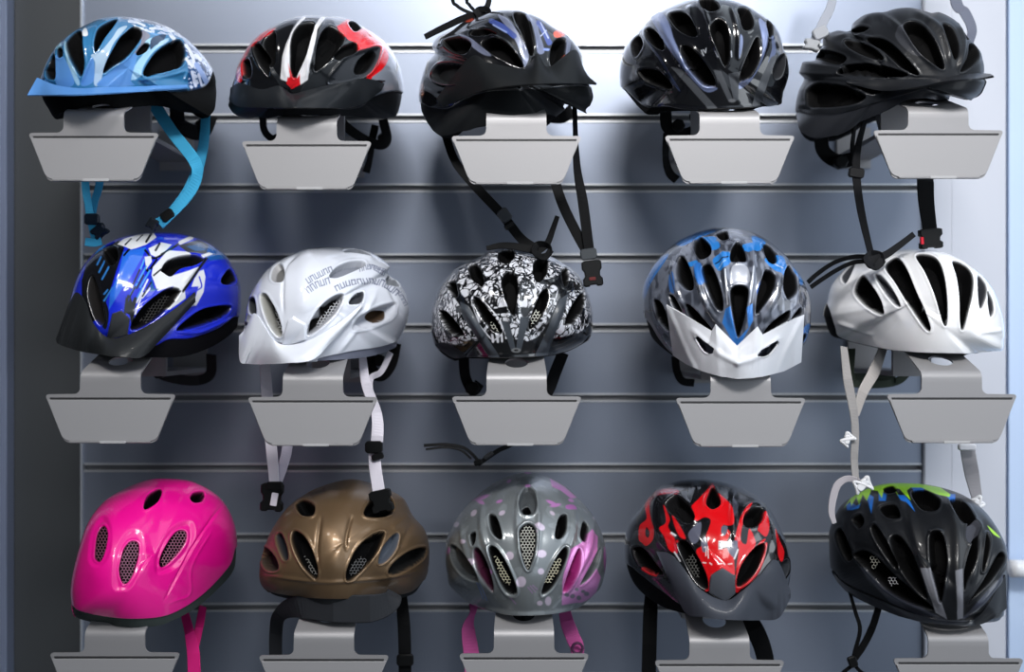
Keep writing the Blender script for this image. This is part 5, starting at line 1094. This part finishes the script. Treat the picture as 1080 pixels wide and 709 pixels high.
    v = np.concatenate([np.c_[np.full(10, -w), prof], np.c_[np.full(10, w), prof]])
    jj = np.arange(10); q = np.stack([jj, (jj + 1) % 10, (jj + 1) % 10 + 10, jj + 10], 1)
    bar = mesh_np('support_bar', v, [q, np.array([list(range(9, -1, -1)), list(range(10, 20))])], smooth=False)
    return sheet, panel, chan, lip, clip, bar

BR = [(98.7, 140.2, 'silver label bracket under the sky blue helmet'), (323.4, 149, 'silver label bracket under the helmet with red side flashes'), (544.6, 143.5, 'silver label bracket under the orange flecked black helmet'), (769.7, 143, 'silver label bracket under the glossy black helmet with blue-silver ribs'), (989.7, 137.4, 'silver label bracket under the tilted matte black helmet at top right'),
      (116.4, 416, 'grey label bracket under the royal blue helmet'), (329.9, 419, 'grey label bracket under the white helmet with lettering, between its white straps'), (544.9, 418.4, 'grey label bracket under the crackle patterned helmet'), (781.3, 420, 'grey label bracket under the silver and blue helmet'), (1004, 416, 'grey label bracket under the plain white helmet with a hole showing in its arm'),
      (121, 689, 'cut-off grey label bracket under the pink helmet'), (341.5, 691.7, 'cut-off grey label bracket under the bronze helmet'), (552.7, 690, 'cut-off grey label bracket under the silver grey and pink helmet'), (759, 697, 'cut-off grey label bracket under the red flame helmet'), (1011, 695, 'cut-off grey label bracket under the lime green crowned helmet')]
YB = -0.290
sheet, panel, chan, lip, clip, bar = bracket_meshes()
proto = empty('display_bracket', (0, 0, 0))
protos = [link('bent_plate', sheet, M_STEEL, proto), link('label_panel', panel, M_PANEL, proto), link('channel', chan, M_SLOT, proto, 'dark groove along the top of the plate'), link('bottom_lip', lip, M_STEEL, proto), link('clear_clip', clip, M_CLEAR, proto, 'small clear clip'), link('support_bar', bar, M_STEEL, proto)]
for k, (px, py, lb) in enumerate(BR):
    r = proto if k == 0 else proto.copy()
    if k:
        C.objects.link(r)
        for c_ in protos:
            d = c_.copy(); C.objects.link(d); d.parent = r
    r.location = P(px, py, YB)
    tag(r, lb, 'bracket', 'label plate brackets holding the helmets')

# ---------------------------------------------------------------- slat wall and surroundings
def box(name, x0, x1, y0, y1, z0, z1, mat, bev=0.0):
    me = prism_mesh(name, [(x0, z0), (x1, z0), (x1, z1), (x0, z1)], y1 - y0, (np.array([0, y0, 0]), np.array([1., 0, 0]), np.array([0, 0, 1.])), max(bev, 0.0003))
    o = link(name, me, mat); return structure(o)

def wx(px): return (px - 540) / FPX * D
def wz(py): return ZC - (py - 354.5) / FPX * D
M_WALL = principled('slat_laminate', (134, 142, 158), 0.40, 0.62, noise=(9, 0.04, (1.5, 1, 0.4)))
M_ALU = principled('aluminium_insert', (196, 199, 204), 0.4, 0.6)
M_GROOVE = principled('groove_channel', (96, 98, 102), 0.5)
XL, XR = wx(88), wx(972)
grooves = [51 + 73.7 * k for k in range(-3, 13)]
# one board: slats joined by recessed T grooves
prof = []
for k, gy in enumerate(grooves):
    z = wz(gy); h = 0.0044
    prof += [(0.0, z + h + 0.0015), (0.0012, z + h), (0.006, z + h), (0.006, z + h + 0.005), (0.011, z + h + 0.005), (0.011, z - h - 0.005), (0.006, z - h - 0.005), (0.006, z - h), (0.0012, z - h), (0.0, z - h - 0.0015)]
z_top, z_bot = wz(grooves[0]) + 0.09, wz(grooves[-1]) - 0.09
prof = [(0.0, z_top)] + prof + [(0.0, z_bot), (0.018, z_bot), (0.018, z_top)]
prof = np.array(prof); n = len(prof)
v = np.concatenate([np.c_[np.full(n, XL), prof], np.c_[np.full(n, XR), prof]]); jj = np.arange(n)
me = mesh_np('wall_back', v, [np.stack([jj, jj + n, (jj + 1) % n + n, (jj + 1) % n], 1), np.array([list(range(n)), list(range(2 * n - 1, n - 1, -1))])], smooth=False)
structure(link('wall_back', me, M_WALL))
k = 1
for gy in grooves:
    z = wz(gy); h = 0.0044
    # aluminium channel: slim lips on the slat edges
    for s_ in (1, -1):
        zz = z + s_ * (h + 0.0006)
        pr = np.array([(-0.0014, -0.0013), (-0.0014, 0.0013), (0.0, 0.0013), (0.0055, 0.0005), (0.0055, -0.0006), (0.0, -0.0013)]) * [1, s_]
        vv = np.concatenate([np.c_[np.full(6, XL + 0.001), pr[:, 0], zz + pr[:, 1]], np.c_[np.full(6, XR - 0.0006), pr[:, 0], zz + pr[:, 1]]]); j6 = np.arange(6)
        mm = mesh_np('trim', vv, [np.stack([j6, j6 + 6, (j6 + 1) % 6 + 6, (j6 + 1) % 6], 1), np.array([[0, 1, 2, 3, 4, 5], [11, 10, 9, 8, 7, 6]])], smooth=False)
        structure(link('trim_%d' % k, mm, M_ALU)); k += 1
for gy in grooves:        # pale back of each channel
    structure(box('trim_%d' % k, XL + 0.001, XR - 0.0006, 0.0056, 0.0066, wz(gy) - 0.0040, wz(gy) + 0.0040, M_GROOVE)); k += 1
M_DARKP = principled('dark_side_panel', (58, 61, 64), 0.5, 0.0, noise=(6, 0.05, (1, 1, 0.3)))
M_POST = principled('blue_grey_post', (124, 134, 158), 0.4, 0.3)
M_EDGE = principled('bright_edge', (190, 196, 206), 0.35, 0.5)
M_WHITE = principled('white_lacquer', (190, 194, 205), 0.35)
box('trim_%d' % k, wx(85.8), wx(88), -0.004, 0.018, z_bot, z_top, M_EDGE); k += 1
box('wall_left', wx(-60), wx(85.6), 0.004, 0.02, z_bot, z_top, M_DARKP)
box('trim_%d' % k, wx(-60), wx(3), -0.02, 0.003, z_bot, z_top, M_POST, 0.002); k += 1
box('trim_%d' % k, wx(3.2), wx(7), -0.026, 0.003, z_bot, z_top, M_EDGE, 0.002); k += 1
box('trim_%d' % k, wx(7.2), wx(14), -0.02, 0.003, z_bot, z_top, M_POST, 0.001); k += 1
# right: white lacquered pillar, then a pale glazed door
box('wall_right', wx(972.6), wx(1059.5), -0.006, 0.02, z_bot, z_top, M_WHITE, 0.002)
box('trim_%d' % k, wx(1002), wx(1003), -0.0065, -0.002, z_bot, z_top, M_WHITE, 0.0003); k += 1
M_JOINT = principled('door_joint', (70, 84, 112), 0.5)
box('trim_%d' % k, wx(1059.8), wx(1062.4), 0.0, 0.02, z_bot, z_top, M_JOINT); k += 1
M_GLASS = principled('glass_painted_as_lit', (186, 206, 236), 0.12, coat=0.6)  # pale blue colour stands in for the brightness behind the lit pane
door = box('door_1', wx(1062.6), wx(1180), -0.004, 0.02, z_bot, z_top, M_GLASS, 0.001)
hb = P(1063, 600, -0.03); he = P(1150, 600, -0.03)
tm = tube_mesh('door_handle', np.linspace(hb, he, 12) + [0.004, 0, 0], 0.0125, 14)
ho = link('door_handle', tm, principled('white_handle', (225, 228, 234), 0.3), door)
for xx in (wx(1110), wx(1150)):
    pass

M_FLOOR = principled('grey_shop_floor', (112, 111, 110), 0.55, noise=(3, 0.1, (1, 1, 1)))
structure(link('floor', prism_mesh('floor', [(-2.5, -0.1), (2.5, -0.1), (2.5, 0.0), (-2.5, 0.0)], 3.6, (np.array([0, -3.5, 0]), np.array([1., 0, 0]), np.array([0, 0, 1.]))), M_FLOOR))
# ---------------------------------------------------------------- light
def area(name, loc, target, size, power, col=(1, 1, 1), sy=None, spread=180):
    l = bpy.data.lights.new(name, 'AREA'); l.energy = power; l.spread = math.radians(spread); l.color = col
    l.shape = 'RECTANGLE' if sy else 'SQUARE'; l.size = size
    if sy: l.size_y = sy
    o = bpy.data.objects.new(name, l); C.objects.link(o); o.location = loc
    o.rotation_euler = (Vector(target) - Vector(loc)).to_track_quat('-Z', 'Y').to_euler()
    return o
area('shop_ceiling_light', (0.30, -2.0, 2.8), (0.28, 0, 1.62), 1.0, 13.5, (1, 0.985, 0.97), 0.3, 70)
area('shop_ceiling_light', (-0.75, -1.5, 2.9), (-0.55, 0, 1.75), 0.25, 1.6, (1, 0.97, 0.94), None, 70)
area('shop_window_light', (2.0, -1.0, 1.75), (0.4, -0.1, 1.35), 0.9, 18, (0.88, 0.94, 1.0), 1.8)
area('shop_front_light', (0.2, -3.6, 3.3), (0.2, 0, 1.45), 0.8, 10, (1, 0.99, 0.99), 0.6)
for x_, z_, p_ in ((0.05, 2.75, 3), (-0.55, 2.6, 2)):
    area('spot_lamp', (x_, -1.2, z_), (x_ * 0.7, -0.1, 1.4), 0.07, p_, (1, 0.98, 0.95))

w = bpy.data.worlds.new('shop_surroundings'); SC.world = w; w.use_nodes = True
nt = w.node_tree; bg = nt.nodes['Background']
tc = nt.nodes.new('ShaderNodeTexCoord'); sp = nt.nodes.new('ShaderNodeSeparateXYZ'); nt.links.new(tc.outputs['Generated'], sp.inputs['Vector'])
rp = nt.nodes.new('ShaderNodeValToRGB'); mr = nt.nodes.new('ShaderNodeMapRange'); mr.inputs['From Min'].default_value = -1; mr.inputs['From Max'].default_value = 1
nt.links.new(sp.outputs['X'], mr.inputs['Value']); nt.links.new(mr.outputs['Result'], rp.inputs['Fac'])
e = rp.color_ramp.elements; e[0].position = 0.0; e[0].color = (0.025, 0.028, 0.033, 1); e[1].position = 1.0; e[1].color = (0.3, 0.36, 0.44, 1)
for pos_, c_ in ((0.36, (0.035, 0.039, 0.046, 1)), (0.5, (0.14, 0.157, 0.175, 1)), (0.57, (0.34, 0.385, 0.44, 1)), (0.63, (1.0, 1.13, 1.28, 1)), (0.74, (0.85, 0.97, 1.12, 1))):
    m_ = e.new(pos_); m_.color = c_
# the shop is brighter above eye level than towards its floor
zr = nt.nodes.new('ShaderNodeMapRange'); zr.inputs['From Min'].default_value = -0.35; zr.inputs['From Max'].default_value = 0.3; zr.inputs['To Min'].default_value = 0.85; zr.inputs['To Max'].default_value = 1.15
nt.links.new(sp.outputs['Z'], zr.inputs['Value']); nt.links.new(zr.outputs['Result'], bg.inputs['Strength'])
nt.links.new(rp.outputs['Color'], bg.inputs['Color']); bg.inputs['Strength'].default_value = 1.0

cam = bpy.data.cameras.new('camera'); co = bpy.data.objects.new('camera', cam); C.objects.link(co)
co.location = (0, -D, ZC); co.rotation_euler = (math.pi / 2, 0, 0)
cam.sensor_fit = 'HORIZONTAL'; cam.sensor_width = 36.0; cam.lens = 36.0 * FPX / 1080.0
cam.shift_y = 0.0
cam.dof.use_dof = True; cam.dof.focus_distance = D - 0.24; cam.dof.aperture_fstop = 2.0
cam.clip_start = 0.01
SC.camera = co
SC.view_settings.view_transform = 'Standard'; SC.view_settings.look = 'None'
SC.view_settings.exposure = -0.5; SC.view_settings.gamma = 1.0; SC.view_settings.use_curve_mapping = False
for o in bpy.data.objects:
    if '_inv' in o: del o['_inv']
